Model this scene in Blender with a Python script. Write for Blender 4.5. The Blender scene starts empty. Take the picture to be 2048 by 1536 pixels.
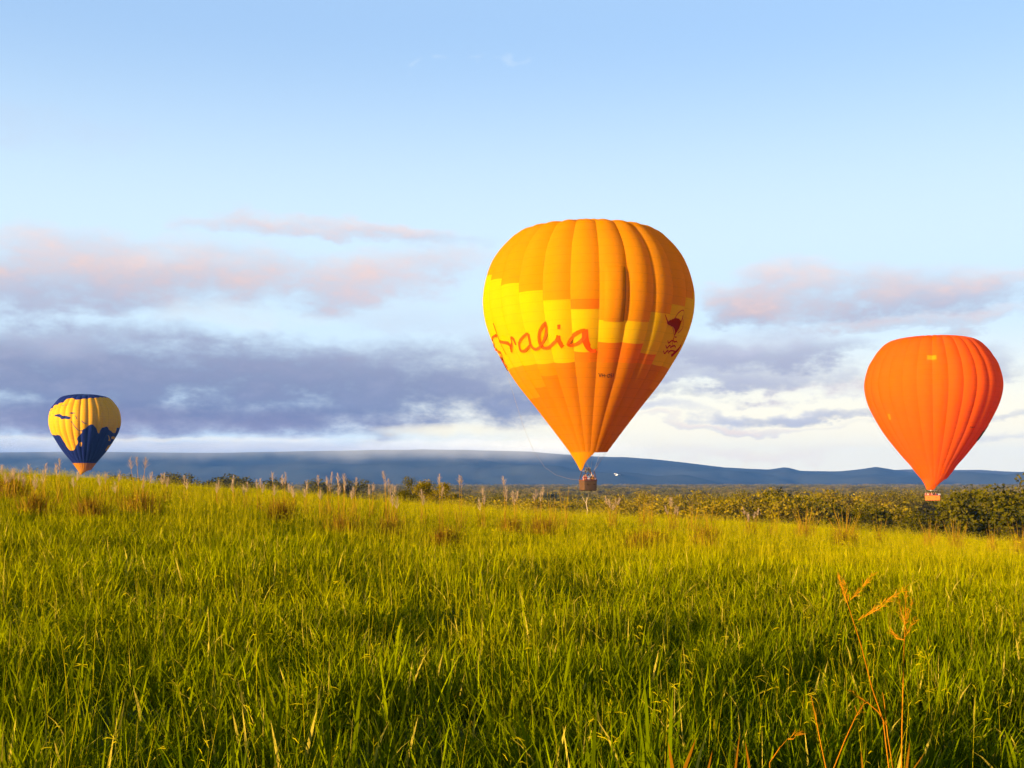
import bpy, bmesh, math, random
import numpy as np
from mathutils import Vector, Matrix, Euler, noise as mnoise

SC = bpy.context.scene
COL = SC.collection
R = math.radians
rng = np.random.default_rng(7)
random.seed(7)

# ------------------------------------------------------------------ camera
FPX = 2400.0                      # focal length in photograph pixels (2048 wide)
PITCH = R(2.2)
YOPT = 965.0 - FPX * math.tan(PITCH)
EYE = Vector((0.0, 0.0, 1.75))
cam = bpy.data.cameras.new('camera')
cam.sensor_width = 36.0
cam.lens = 36.0 * FPX / 2048.0
cam.shift_y = (YOPT - 768.0) / 2048.0
cam.clip_start = 0.1
cam.clip_end = 30000.0
camo = bpy.data.objects.new('camera', cam)
camo.location = EYE
camo.rotation_euler = (math.pi / 2 + PITCH, 0, 0)
COL.objects.link(camo)
SC.camera = camo
CF = Vector((0, math.cos(PITCH), math.sin(PITCH)))
CU = Vector((0, -math.sin(PITCH), math.cos(PITCH)))
CR = Vector((1, 0, 0))


def ray(x, y):
    return CF + CR * ((x - 1024.0) / FPX) + CU * ((YOPT - y) / FPX)


def at(x, y, depth):
    d = ray(x, y)
    return EYE + d * (depth / d.y)


# ------------------------------------------------------------------ view and sun
SC.view_settings.view_transform = 'Standard'
SC.view_settings.look = 'None'
SC.view_settings.gamma = 1.0
SC.view_settings.exposure = 1.6
SC.render.engine = 'CYCLES'
SC.cycles.use_denoising = True
SC.cycles.max_bounces = 5
SC.cycles.diffuse_bounces = 2
SC.cycles.use_adaptive_sampling = True
SC.cycles.adaptive_threshold = 0.02
SC.cycles.use_light_tree = False
SC.cycles.glossy_bounces = 2
SC.cycles.transmission_bounces = 4
SC.cycles.transparent_max_bounces = 8
SC.cycles.volume_bounces = 2
SC.cycles.sample_clamp_indirect = 6.0

SUN_AZ = R(-128)                  # to the right of +Y: behind the camera, to the left
SUN_EL = R(7.3)
sun = bpy.data.lights.new('sun', 'SUN')
sun.energy = 5.0
sun.angle = R(0.5)
sun.color = (1.0, 0.76, 0.44)
suno = bpy.data.objects.new('sun', sun)
sdir = Vector((math.sin(SUN_AZ) * math.cos(SUN_EL), math.cos(SUN_AZ) * math.cos(SUN_EL), math.sin(SUN_EL)))
suno.rotation_euler = sdir.to_track_quat('Z', 'Y').to_euler()
suno.location = sdir * 60
COL.objects.link(suno)


# ------------------------------------------------------------------ node helpers
class NX:
    """a float socket with arithmetic"""

    def __init__(self, nt, sock):
        self.nt, self.s = nt, sock

    def op(self, kind, *others, clamp=False):
        n = self.nt.nodes.new('ShaderNodeMath')
        n.operation = kind
        n.use_clamp = clamp
        for i, v in enumerate((self,) + others):
            if isinstance(v, NX):
                self.nt.links.new(v.s, n.inputs[i])
            else:
                n.inputs[i].default_value = float(v)
        return NX(self.nt, n.outputs[0])

    def __add__(self, o): return self.op('ADD', o)
    def __sub__(self, o): return self.op('SUBTRACT', o)
    def __mul__(self, o): return self.op('MULTIPLY', o)
    def __truediv__(self, o): return self.op('DIVIDE', o)
    def clamp(self): return self.op('ADD', 0.0, clamp=True)
    def sq(self): return self.op('MULTIPLY', self)
    def abs(self): return self.op('ABSOLUTE')

    def smooth(self, a, b):
        n = self.nt.nodes.new('ShaderNodeMapRange')
        n.interpolation_type = 'SMOOTHSTEP'
        self.nt.links.new(self.s, n.inputs['Value'])
        n.inputs['From Min'].default_value = a
        n.inputs['From Max'].default_value = b
        return NX(self.nt, n.outputs['Result'])


def nnoise(nt, vec, scale, detail=4, rough=0.55, dist=0.0, out='Fac', dims='3D'):
    n = nt.nodes.new('ShaderNodeTexNoise')
    n.noise_dimensions = dims
    n.inputs['Scale'].default_value = scale
    n.inputs['Detail'].default_value = detail
    n.inputs['Roughness'].default_value = rough
    n.inputs['Distortion'].default_value = dist
    if vec is not None:
        nt.links.new(vec, n.inputs['Vector'])
    return NX(nt, n.outputs[0]) if out == 'Fac' else n.outputs[1]


def nmix(nt, fac, a, b, blend='MIX'):
    n = nt.nodes.new('ShaderNodeMix')
    n.data_type = 'RGBA'
    n.blend_type = blend
    for sock, v in ((n.inputs[0], fac), (n.inputs[6], a), (n.inputs[7], b)):
        if isinstance(v, NX):
            nt.links.new(v.s, sock)
        elif isinstance(v, bpy.types.NodeSocket):
            nt.links.new(v, sock)
        elif isinstance(v, (int, float)):
            sock.default_value = v
        else:
            sock.default_value = (v[0], v[1], v[2], 1.0)
    return n.outputs[2]


# ------------------------------------------------------------------ world: sky with cloud
def build_world():
    w = bpy.data.worlds.new('World')
    SC.world = w
    w.use_nodes = True
    nt = w.node_tree
    bg = nt.nodes['Background']
    sk = nt.nodes.new('ShaderNodeTexSky')
    sk.sky_type = 'NISHITA'
    sk.sun_disc = False
    sk.sun_elevation = SUN_EL
    sk.sun_rotation = SUN_AZ
    sk.altitude = 300
    sk.air_density = 1.0
    sk.dust_density = 0.35
    sk.ozone_density = 2.2
    tc = nt.nodes.new('ShaderNodeTexCoord')
    sep = nt.nodes.new('ShaderNodeSeparateXYZ')
    nt.links.new(tc.outputs['Generated'], sep.inputs[0])
    X, Y, Z = (NX(nt, sep.outputs[i]) for i in range(3))
    DEG = 57.29578
    az = X.op('ARCTAN2', Y) * DEG
    el = Z.op('ARCSINE') * DEG
    comb = nt.nodes.new('ShaderNodeCombineXYZ')
    nt.links.new((az * 0.06).s, comb.inputs[0])
    nt.links.new((el * 0.13).s, comb.inputs[1])
    cv = comb.outputs[0]
    n1 = nnoise(nt, cv, 1.7, 3, 0.55, dims='2D')
    comb2 = nt.nodes.new('ShaderNodeCombineXYZ')
    nt.links.new((az * 0.06 + 31.0).s, comb2.inputs[0])
    nt.links.new((el * 0.13 + 17.0).s, comb2.inputs[1])
    n2 = nnoise(nt, comb2.outputs[0], 2.6, 5, 0.6, dims='2D')
    n3 = nnoise(nt, cv, 6.0, 8, 0.66, dims='2D')
    azw = az + (n1 - 0.5) * 9.0
    elw = el + (n2 - 0.5) * 2.8 + (n3 - 0.5) * 0.7
    sky = sk.outputs[0]
    gain = 0.1 * 2 ** SC.view_settings.exposure

    def S(r, g, b):
        """an sRGB reading of the photographed sky as radiance in this node's units"""
        return tuple(((c / 255.0 + 0.055) / 1.055) ** 2.4 / gain * 1.10 for c in (r, g, b))
    # thin bright veil of high moisture over the clear sky, thickening downwards
    sky = nmix(nt, el.smooth(55, 24) * 0.72, sky, S(174, 209, 250))
    sky = nmix(nt, el.smooth(21.5, 10.5) * 0.92, sky, S(215, 238, 253))
    glow = el.smooth(8.0, 2.2) * (az.smooth(-12, 4) * 0.82 + 0.04)
    sky = nmix(nt, glow, sky, [q * 1.25 for q in S(255, 241, 204)])
    rags = {}

    def ragnode(rag):
        if rag not in rags:
            rags[rag] = (n3 - 0.5) * (-1.7 * rag) + (n2 - 0.5) * (-1.0 * rag)
        return rags[rag]
    shn = (n3 - 0.5) * 1.1 + 0.42
    elf = el + (n2 - 0.5) * 0.5 + (n3 - 0.5) * 0.5

    def blob(px, py, hw, hh, low, lit, strength, soft=0.55, rag=1.0, tilt=0.0, flat=False):
        nonlocal sky
        d = ray(px, py).normalized()
        a0 = math.degrees(math.atan2(d.x, d.y))
        e0 = math.degrees(math.asin(d.z))
        k = 57.29578 / FPX
        u = azw.op('MULTIPLY_ADD', 1 / (hw * k), -a0 / (hw * k))
        v = (elf if flat else elw).op('MULTIPLY_ADD', 1 / (hh * k), -e0 / (hh * k))
        if tilt:
            v = v - (azw - a0) * (tilt / (hh * k))
        q = u.op('MULTIPLY_ADD', u, v.op('MULTIPLY_ADD', v, ragnode(rag)))
        mr = nt.nodes.new('ShaderNodeMapRange')
        mr.interpolation_type = 'SMOOTHSTEP'
        nt.links.new(q.s, mr.inputs['Value'])
        mr.inputs['From Min'].default_value = 1.0
        mr.inputs['From Max'].default_value = 1.0 - (soft + 0.6)
        mr.inputs['To Max'].default_value = strength
        colr = low
        if low != lit:
            colr = nmix(nt, v.op('MULTIPLY_ADD', 0.55, shn, clamp=True), low, lit)
        sky = nmix(nt, NX(nt, mr.outputs[0]), sky, colr)

    GREY = S(158, 162, 188)
    SLATE = S(114, 124, 160)
    MAUVE = S(144, 132, 160)
    PINK = S(248, 210, 194)
    LAV = S(196, 198, 215)
    WHITE = S(222, 237, 245)
    CREAM = [q * 1.25 for q in S(255, 241, 200)]
    ROSE = [q * 1.05 for q in S(248, 215, 200)]
    PUFF = S(240, 246, 252)
    # thin high streaks
    blob(620, 448, 330, 26, LAV, PINK, 0.55, 0.9)
    blob(930, 480, 170, 24, LAV, LAV, 0.45, 0.9)
    blob(90, 480, 150, 40, LAV, PINK, 0.45, 0.9)
    blob(90, 255, 190, 60, LAV, LAV, 0.22, 1.2)
    # big pink topped bank on the left
    blob(300, 560, 560, 95, GREY, PINK, 0.92, 0.8, 0.8)
    blob(760, 555, 260, 70, LAV, PINK, 0.85, 0.9, 0.8)
    blob(60, 600, 260, 65, GREY, LAV, 0.85, 0.8, 0.8)
    blob(440, 452, 210, 24, LAV, PINK, 0.6, 0.8)
    blob(800, 462, 240, 26, LAV, PINK, 0.55, 0.8)
    blob(930, 530, 150, 55, LAV, PINK, 0.6, 0.8)
    # clear pale gap
    blob(470, 640, 250, 40, WHITE, WHITE, 0.85, 0.8)
    blob(830, 640, 240, 50, LAV, WHITE, 0.55, 0.9)
    # slate bank
    blob(150, 750, 620, 112, SLATE, GREY, 0.98, 0.4, 0.75)
    blob(700, 775, 620, 105, SLATE, GREY, 0.97, 0.4, 0.75)
    blob(150, 836, 950, 44, MAUVE, SLATE, 0.96, 0.4, 0.5, flat=True)
    blob(60, 690, 240, 40, GREY, LAV, 0.5, 0.8)
    # right hand clouds
    blob(1740, 590, 370, 62, GREY, PINK, 0.80, 0.8)
    blob(1590, 548, 130, 42, LAV, ROSE, 0.75, 0.8)
    blob(1950, 600, 200, 34, GREY, LAV, 0.6, 0.8)
    blob(1400, 725, 350, 60, GREY, LAV, 0.85, 0.8)
    blob(1560, 665, 170, 28, LAV, LAV, 0.6, 0.9)
    blob(2030, 730, 150, 60, GREY, LAV, 0.8, 0.8)
    blob(1360, 825, 240, 20, LAV, LAV, 0.75, 0.8)
    blob(1640, 820, 200, 16, GREY, LAV, 0.8, 0.8)
    blob(1900, 880, 170, 14, LAV, LAV, 0.6, 0.8)
    blob(1480, 905, 260, 26, ROSE, CREAM, 0.6, 0.9)
    # low mist over the left hills and the cream slit above it
    MIST = S(150, 174, 212)
    blob(300, 910, 950, 36, MIST, S(186, 199, 222), 0.97, 0.2, 0.25, flat=True)
    blob(330, 877, 560, 5, CREAM, CREAM, 0.5, 0.9, 0.5, flat=True)
    blob(930, 860, 190, 17, CREAM, CREAM, 0.85, 0.8, 0.7, flat=True)
    blob(1480, 600, 150, 40, GREY, PINK, 0.6, 0.7)
    blob(2010, 565, 130, 30, LAV, PINK, 0.6, 0.8)
    blob(1180, 690, 330, 40, GREY, LAV, 0.7, 0.6)
    blob(1560, 700, 260, 36, GREY, LAV, 0.8, 0.6)
    blob(1500, 760, 330, 22, GREY, LAV, 0.75, 0.6)
    blob(1250, 790, 260, 20, SLATE, LAV, 0.7, 0.6)
    blob(1900, 640, 260, 24, GREY, PINK, 0.6, 0.7)
    blob(1780, 770, 300, 20, LAV, ROSE, 0.6, 0.7)
    blob(1420, 850, 260, 12, LAV, ROSE, 0.6, 0.7)
    blob(1900, 840, 260, 13, GREY, LAV, 0.65, 0.7)
    # small white wisps high up
    blob(868, 136, 26, 11, WHITE, PUFF, 0.45, 1.3, 0.9, 0.35)
    blob(936, 124, 34, 9, WHITE, PUFF, 0.3, 1.0, 0.9)
    blob(1025, 128, 24, 8, WHITE, PUFF, 0.3, 1.0, 0.9)
    # the same broken cloud band goes on round the rest of the horizon
    outside = az.abs().smooth(27, 34)
    band = el.smooth(1.0, 4.0) * el.smooth(15.0, 9.0)
    cl = (n1 * 0.6 + n2 * 0.4).smooth(0.46, 0.60) * band * outside * 0.85
    sky = nmix(nt, cl, sky, nmix(nt, (n3 * 1.6 - 0.3).clamp(), GREY, PINK))
    nt.links.new(sky, bg.inputs['Color'])
    bg.inputs['Strength'].default_value = 0.1


build_world()


# ------------------------------------------------------------------ object helpers
ORD = ('first second third fourth fifth sixth seventh eighth ninth tenth eleventh twelfth thirteenth fourteenth fifteenth sixteenth seventeenth eighteenth nineteenth twentieth twenty-first '
       'twenty-second twenty-third twenty-fourth twenty-fifth twenty-sixth twenty-seventh twenty-eighth twenty-ninth thirtieth thirty-first thirty-second thirty-third thirty-fourth thirty-fifth').split()


def tag(o, label=None, cat=None, group=None, kind=None):
    if label: o['label'] = label
    if cat: o['category'] = cat
    if group: o['group'] = group
    if kind or cat: o['kind'] = kind or 'thing'
    return o


def empty(name, loc, rz=0.0, parent=None):
    o = bpy.data.objects.new(name, None)
    o.empty_display_size = 0.2
    o.location = loc
    o.rotation_euler = (0, 0, rz)
    if parent is not None:
        o.parent = parent
    COL.objects.link(o)
    return o


class MB:
    """collects verts and faces for one mesh"""

    def __init__(self):
        self.v, self.f, self.mi = [], [], []

    def quadgrid(self, P, mi=0, flip=False):
        n, m = len(P), len(P[0])
        b = len(self.v)
        for row in P:
            self.v.extend([tuple(p) for p in row])
        for i in range(n - 1):
            for j in range(m - 1):
                a = b + i * m + j
                q = (a, a + 1, a + m + 1, a + m)
                self.f.append(q[::-1] if flip else q)
                self.mi.append(mi)

    def box(self, c, s, rot=None, mi=0, taper=1.0):
        b = len(self.v)
        for dz in (-1, 1):
            k = taper if dz > 0 else 1.0
            for dx, dy in ((-1, -1), (1, -1), (1, 1), (-1, 1)):
                p = Vector((dx * s[0] / 2 * k, dy * s[1] / 2 * k, dz * s[2] / 2))
                if rot is not None:
                    p = rot @ p
                self.v.append(tuple(Vector(c) + p))
        for q in ((0, 3, 2, 1), (4, 5, 6, 7), (0, 1, 5, 4), (1, 2, 6, 5), (2, 3, 7, 6), (3, 0, 4, 7)):
            self.f.append(tuple(b + i for i in q))
            self.mi.append(mi)

    def tube(self, pts, rad, n=6, mi=0, cap=True):
        pts = [Vector(p) for p in pts]
        rads = rad if hasattr(rad, '__len__') else [rad] * len(pts)
        b = len(self.v)
        for i, p in enumerate(pts):
            t = (pts[min(i + 1, len(pts) - 1)] - pts[max(i - 1, 0)]).normalized()
            a = t.orthogonal().normalized() if abs(t.z) > 0.999 else t.cross(Vector((0, 0, 1))).normalized()
            c = t.cross(a)
            for k in range(n):
                th = 2 * math.pi * k / n
                self.v.append(tuple(p + (a * math.cos(th) + c * math.sin(th)) * rads[i]))
        for i in range(len(pts) - 1):
            for k in range(n):
                k2 = (k + 1) % n
                self.f.append((b + i * n + k, b + i * n + k2, b + (i + 1) * n + k2, b + (i + 1) * n + k))
                self.mi.append(mi)
        if cap:
            self.f.append(tuple(b + k for k in range(n))[::-1])
            self.f.append(tuple(b + (len(pts) - 1) * n + k for k in range(n)))
            self.mi += [mi, mi]

    def mesh(self, name, mats, smooth=False):
        me = bpy.data.meshes.new(name)
        me.from_pydata(self.v, [], self.f)
        for m in (mats if isinstance(mats, (list, tuple)) else [mats]):
            me.materials.append(m)
        if any(self.mi):
            me.polygons.foreach_set('material_index', self.mi)
        if smooth:
            me.polygons.foreach_set('use_smooth', [True] * len(me.polygons))
        me.update()
        return me

    def build(self, name, mats, parent=None, smooth=False):
        o = bpy.data.objects.new(name, self.mesh(name, mats, smooth))
        if parent is not None:
            o.parent = parent
            o.matrix_parent_inverse = Matrix.Translation(parent.location).inverted() if parent.type == 'EMPTY' and not any(parent.rotation_euler) and parent.parent is None else Matrix()
        COL.objects.link(o)
        return o


def mat_new(name):
    m = bpy.data.materials.new(name)
    m.use_nodes = True
    nt = m.node_tree
    return m, nt, nt.nodes['Principled BSDF'], nt.nodes['Material Output']


def plain(name, col, rough=0.7, metal=0.0, spec=0.02, var=0.12, scale=6.0):
    m, nt, b, out = mat_new(name)
    tc = nt.nodes.new('ShaderNodeTexCoord')
    n = nnoise(nt, tc.outputs['Object'], scale, 4)
    c = nmix(nt, n, [x * (1 - var) for x in col], [min(1, x * (1 + var)) for x in col])
    nt.links.new(c, b.inputs['Base Color'])
    b.inputs['Roughness'].default_value = rough
    b.inputs['Metallic'].default_value = metal
    b.inputs['Specular IOR Level'].default_value = spec
    return m


# ------------------------------------------------------------------ terrain
def sstep(a, b, x):
    t = np.clip((x - a) / (b - a), 0, 1)
    return t * t * (3 - 2 * t)


PLAIN = -13.0


def ground_z(x, y):
    x = np.asarray(x, float)
    y = np.asarray(y, float)
    d = np.hypot(x, y)
    g = 0.35 + 0.65 * sstep(2, 45, d)
    xc = np.clip(x, -70, 60)
    z = -0.30 * sstep(25, 75, y) - np.where(xc < 0, 0.074, 0.060) * xc * g
    z = z + 0.10 * np.sin(x * 0.19 + 1.3) * np.sin(y * 0.13 + 0.4) * sstep(6, 30, d) + 0.05 * np.sin(x * 0.55 + y * 0.21)
    edge = 78 - 0.10 * np.clip(x, -60, 60) + 2.5 * np.sin(x * 0.11)
    f = np.clip(y - edge, 0, None)
    fall = 1 - np.exp(-(f / 55.0) ** 2)
    return z * (1 - fall) + PLAIN * fall


def build_ground():
    def axis(lo, hi, n, k):
        t = np.linspace(-1, 1, n)
        s = np.sinh(t * k) / math.sinh(k)
        return np.where(s < 0, -s * lo, s * hi)
    xs = axis(-6500, 6500, 241, 7.2)
    ys = axis(-6500, 6500, 281, 7.0)
    GX, GY = np.meshgrid(xs, ys)
    GZ = ground_z(GX, GY)
    n, m = GX.shape
    V = np.stack([GX, GY, GZ], -1).reshape(-1, 3)
    i = np.arange(n - 1)[:, None] * m + np.arange(m - 1)[None, :]
    F = np.stack([i, i + 1, i + m + 1, i + m], -1).reshape(-1, 4)
    me = bpy.data.meshes.new('ground')
    me.from_pydata(V.tolist(), [], F.tolist())
    me.polygons.foreach_set('use_smooth', [True] * len(me.polygons))
    m_, nt, b, out = mat_new('ground')
    tc = nt.nodes.new('ShaderNodeTexCoord')
    n1 = nnoise(nt, tc.outputs['Object'], 0.8, 6)
    n2 = nnoise(nt, tc.outputs['Object'], 0.012, 5)
    near = nmix(nt, n1, (0.030, 0.040, 0.008), (0.075, 0.075, 0.018))
    far = nmix(nt, n2, (0.055, 0.065, 0.016), (0.14, 0.115, 0.03))
    sep = nt.nodes.new('ShaderNodeSeparateXYZ')
    nt.links.new(tc.outputs['Object'], sep.inputs[0])
    f = NX(nt, sep.outputs[1]).smooth(85, 130)
    nt.links.new(nmix(nt, f, near, far), b.inputs['Base Color'])
    b.inputs['Roughness'].default_value = 0.95
    b.inputs['Specular IOR Level'].default_value = 0.0
    me.materials.append(m_)
    o = bpy.data.objects.new('ground', me)
    COL.objects.link(o)
    tag(o, kind='structure')


build_ground()


def build_hills(name, ridge, depth, thick, seed, colr, rough_h):
    xs = np.linspace(ridge[0][0], ridge[-1][0], 260)
    yp = np.interp(xs, [r[0] for r in ridge], [r[1] for r in ridge])
    rows = 34
    mb = MB()
    P = []
    for j in range(rows):
        t = j / (rows - 1)
        dd = depth - thick * (1 - t)
        row = []
        for x, y in zip(xs, yp):
            top = at(x, y, depth)
            X = (x - 1024) / FPX * dd * 1.0
            prof = t ** 1.35
            h = (top.z - PLAIN) * prof
            nn = mnoise.fractal(Vector((X / 700, dd / 500, seed)), 1.0, 2.0, 6)
            rr = mnoise.ridged_multi_fractal(Vector((X / 520, dd / 900, seed + 9)), 1.0, 2.0, 5, 1.0, 2.0) - 1.0
            k = (t * (1 - t) * 4) * 0.9 + 0.10 * t
            h += (nn * 0.5 - rr * 0.35) * rough_h * k
            row.append((X, dd, max(PLAIN - 3, PLAIN - 3 + h)))
        P.append(row)
    back = [(p[0] * 1.2, p[1] + thick * 0.8, PLAIN - 5) for p in P[-1]]
    P.append(back)
    mb.quadgrid(P)
    m_, nt, b, out = mat_new(name)
    tc = nt.nodes.new('ShaderNodeTexCoord')
    n1 = nnoise(nt, tc.outputs['Object'], 0.02, 6, 0.65)
    n2 = nnoise(nt, tc.outputs['Object'], 0.0022, 4)
    c = nmix(nt, n1, [q * 0.6 for q in colr], colr)
    c = nmix(nt, n2 * 0.5, c, (0.09, 0.075, 0.04))
    nt.links.new(c, b.inputs['Base Color'])
    b.inputs['Roughness'].default_value = 0.95
    b.inputs['Specular IOR Level'].default_value = 0.0
    o = mb.build(name, m_, smooth=True)
    tag(o, kind='structure')
    return o


build_hills('hills', [(-400, 907), (-100, 905), (150, 902), (400, 904), (620, 900), (850, 898), (940, 898), (1057, 901), (1104, 906), (1186, 911),
                      (1244, 912), (1300, 916), (1356, 922), (1400, 927.5), (1449, 934), (1500, 937), (1536, 938), (1572, 932.5), (1598, 939),
                      (1640, 939), (1681, 940.5), (1716, 937.5), (1753, 932.5), (1791, 939.5), (1830, 945), (1870, 947), (1950, 951), (2030, 946),
                      (2150, 941), (2400, 938)], 5000, 1500, 3.1, (0.038, 0.055, 0.062), 80)
build_hills('hills_far', [(900, 925), (1500, 942), (1700, 944), (1791, 938.5), (1826, 937.5), (1906, 939), (1961, 938.5), (2011, 941.5), (2100, 944), (2400, 935)],
            5900, 700, 7.7, (0.10, 0.085, 0.05), 14)


# ------------------------------------------------------------------ plant materials
def leaf_material(name, c0, c1, dry=None, trans=0.22, rough=0.55, attr='tint', spec=0.0, straw=None):
    m, nt, b, out = mat_new(name)
    at_ = nt.nodes.new('ShaderNodeAttribute')
    at_.attribute_name = attr
    tint = NX(nt, at_.outputs['Fac'])
    oi = nt.nodes.new('ShaderNodeObjectInfo')
    rnd = NX(nt, oi.outputs['Random'])
    c = nmix(nt, (tint * 0.75 + rnd * 0.25), c0, c1)
    if dry is not None:
        ai = nt.nodes.new('ShaderNodeAttribute')
        ai.attribute_type = 'INSTANCER'
        ai.attribute_name = 'dry'
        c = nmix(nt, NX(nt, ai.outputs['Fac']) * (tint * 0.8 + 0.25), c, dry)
    if straw is not None:
        c = nmix(nt, tint.smooth(0.93, 1.0) * 0.85, c, straw)
    nt.links.new(c, b.inputs['Base Color'])
    b.inputs['Roughness'].default_value = rough
    b.inputs['Specular IOR Level'].default_value = spec
    tr = nt.nodes.new('ShaderNodeBsdfTranslucent')
    nt.links.new(c, tr.inputs['Color'])
    mx = nt.nodes.new('ShaderNodeMixShader')
    mx.inputs[0].default_value = trans
    nt.links.new(b.outputs[0], mx.inputs[1])
    nt.links.new(tr.outputs[0], mx.inputs[2])
    nt.links.new(mx.outputs[0], out.inputs['Surface'])
    return m


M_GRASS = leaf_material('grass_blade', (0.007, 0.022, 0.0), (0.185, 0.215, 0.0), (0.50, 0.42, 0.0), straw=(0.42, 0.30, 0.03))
M_SEED = leaf_material('grass_seed_stem', (0.11, 0.13, 0.0), (0.44, 0.33, 0.004), (0.44, 0.33, 0.002))
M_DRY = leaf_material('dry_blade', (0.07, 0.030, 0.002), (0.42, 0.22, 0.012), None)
M_PLUME = leaf_material('plume', (0.48, 0.31, 0.17), (0.62, 0.43, 0.27), None, 0.5)
M_STALK = leaf_material('red_stalk', (0.34, 0.095, 0.002), (0.52, 0.22, 0.006), None, 0.15)


def set_tint(me, vals):
    a = me.attributes.new('tint', 'FLOAT', 'POINT')
    a.data.foreach_set('value', np.asarray(vals, dtype=np.float32))


class Blades:
    """ribbons: each a list of (point, half width) with one tint"""

    def __init__(self):
        self.v, self.f, self.t = [], [], []

    def ribbon(self, pts, hw, side, tint, tiptint=None):
        b = len(self.v)
        n = len(pts)
        for i, p in enumerate(pts):
            tt = tint if tiptint is None else tint + (tiptint - tint) * i / (n - 1)
            if i == n - 1:
                self.v.append(tuple(p))
                self.t.append(tt)
            else:
                self.v.append(tuple(p - side * hw[i]))
                self.v.append(tuple(p + side * hw[i]))
                self.t += [tt, tt]
        for i in range(n - 2):
            a = b + 2 * i
            self.f.append((a, a + 1, a + 3, a + 2))
        a = b + 2 * (n - 2)
        self.f.append((a, a + 1, a + 2))

    def blade(self, base, length, width, lean_dir, lean, droop, tint, segs=3, tiptint=None, twist=None):
        d = Vector((math.cos(lean_dir), math.sin(lean_dir), 0))
        side = Vector((-d.y, d.x, 0))
        if twist is not None:
            side = Vector((math.cos(twist), math.sin(twist), 0))
        pts, hw = [], []
        ang = lean
        p = Vector(base)
        for i in range(segs + 1):
            pts.append(p.copy())
            s = i / segs
            hw.append(width * 0.5 * (0.75 + 0.6 * s - 1.2 * s * s))
            p = p + (d * math.sin(ang) + Vector((0, 0, 1)) * math.cos(ang)) * (length / segs)
            ang += droop / segs
        self.ribbon(pts, hw, side, tint, tiptint)

    def mesh(self, name, mat):
        me = bpy.data.meshes.new(name)
        me.from_pydata(self.v, [], self.f)
        me.materials.append(mat)
        set_tint(me, self.t)
        return me


PROTO = bpy.data.collections.new('grass_prototypes')          # not linked: only instanced
PROTO_SEED = bpy.data.collections.new('seed_prototypes')
U = random.uniform


def make_clump(i, n, rad, hmin, hmax, wmin, wmax):
    bl = Blades()
    for k in range(n):
        r = rad * math.sqrt(random.random())
        th = U(0, 6.283)
        L = U(hmin, hmax) * (1 - 0.25 * (r / rad))
        bl.blade((r * math.cos(th), r * math.sin(th), -0.03), L, U(wmin, wmax), U(0, 6.283) if random.random() < .5 else th + U(-.8, .8), U(0.02, 0.38) if random.random() < .6 else U(.3, .85),
                 (max(0.0, random.gauss(0.5, 0.5)) if random.random() < .9 else U(1.3, 2.3)), (1.0 if random.random() < .035 else min(.93, max(0, random.gauss(0.42, 0.30)))), segs=4 if wmin < .008 else 3, twist=U(0, 6.283))
    o = bpy.data.objects.new('clump_%02d' % i, bl.mesh('clump', M_GRASS))
    PROTO.objects.link(o)


NNEAR, NFAR = 8, 5
for i in range(NNEAR):
    make_clump(i, *((32, 0.22, 0.20, 0.58, 0.0075, 0.019) if i % 2 else (22, 0.14, 0.24, 0.54, 0.0079, 0.032)))
for i in range(NFAR):
    make_clump(NNEAR + i, 46, 0.42, 0.26, 0.56, 0.012, 0.024)


def make_seed(i, n, rad, hmin, hmax, w, nr):
    bl = Blades()
    for k in range(n):
        r = rad * math.sqrt(random.random())
        th = U(0, 6.283)
        L = U(hmin, hmax)
        ld = U(0, 6.283)
        lean, droop = U(0.02, 0.34), U(0.0, 0.5)
        d = Vector((math.cos(ld), math.sin(ld), 0))
        p = Vector((r * math.cos(th), r * math.sin(th), 0))
        side = Vector((math.cos(ld + 1.2), math.sin(ld + 1.2), 0))
        pts, hw = [], []
        ang = lean
        segs = 5
        for s in range(segs + 1):
            pts.append(p.copy())
            hw.append(w * (1 - 0.45 * s / segs))
            p = p + (d * math.sin(ang) + Vector((0, 0, 1)) * math.cos(ang)) * (L / segs)
            ang += droop / segs
        t0 = U(0.1, 0.6)
        bl.ribbon(pts, hw, side, t0, min(1, t0 + 0.3))
        tipd = (pts[-1] - pts[-2]).normalized()
        rs = U(0, 6.283)
        for q in range(random.choice(nr)):                       # racemes held out to one side
            base = pts[-1] - tipd * (U(0.015, 0.05) * q)
            rq = rs + U(-1.3, 1.3)
            od = Vector((math.cos(rq), math.sin(rq), U(-0.5, 1.3))).normalized()
            rl = U(0.035, 0.085)
            bl.ribbon([base, base + od * rl * 0.5 + Vector((0, 0, 0.004)), base + od * rl + Vector((0, 0, -0.006))], [w * 1.0, w * 1.5, 0],
                      od.cross(Vector((0, 0, 1))).normalized() * 0.5 + Vector((0, 0, 0.85)), U(0.6, 1.0))
        if random.random() < 0.5:                                # a leaf half way up the culm
            bl.blade(pts[2], U(0.12, 0.25), w * 3.2, U(0, 6.283), U(0.4, 0.9), U(0.1, 0.7), U(0.0, 0.4))
    o = bpy.data.objects.new('seed_%02d' % i, bl.mesh('seed', M_SEED))
    PROTO_SEED.objects.link(o)


for i in range(6):
    make_seed(i, 5, 0.45, 0.42, 0.80, 0.0016, (0, 1, 2, 3))
for i in range(4):
    make_seed(6 + i, 9, 0.7, 0.40, 0.82, 0.0046, (0, 1, 2))
for i in range(3):
    make_seed(10 + i, 3, 0.3, 0.58, 0.95, 0.0017, (2, 3, 4))


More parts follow.
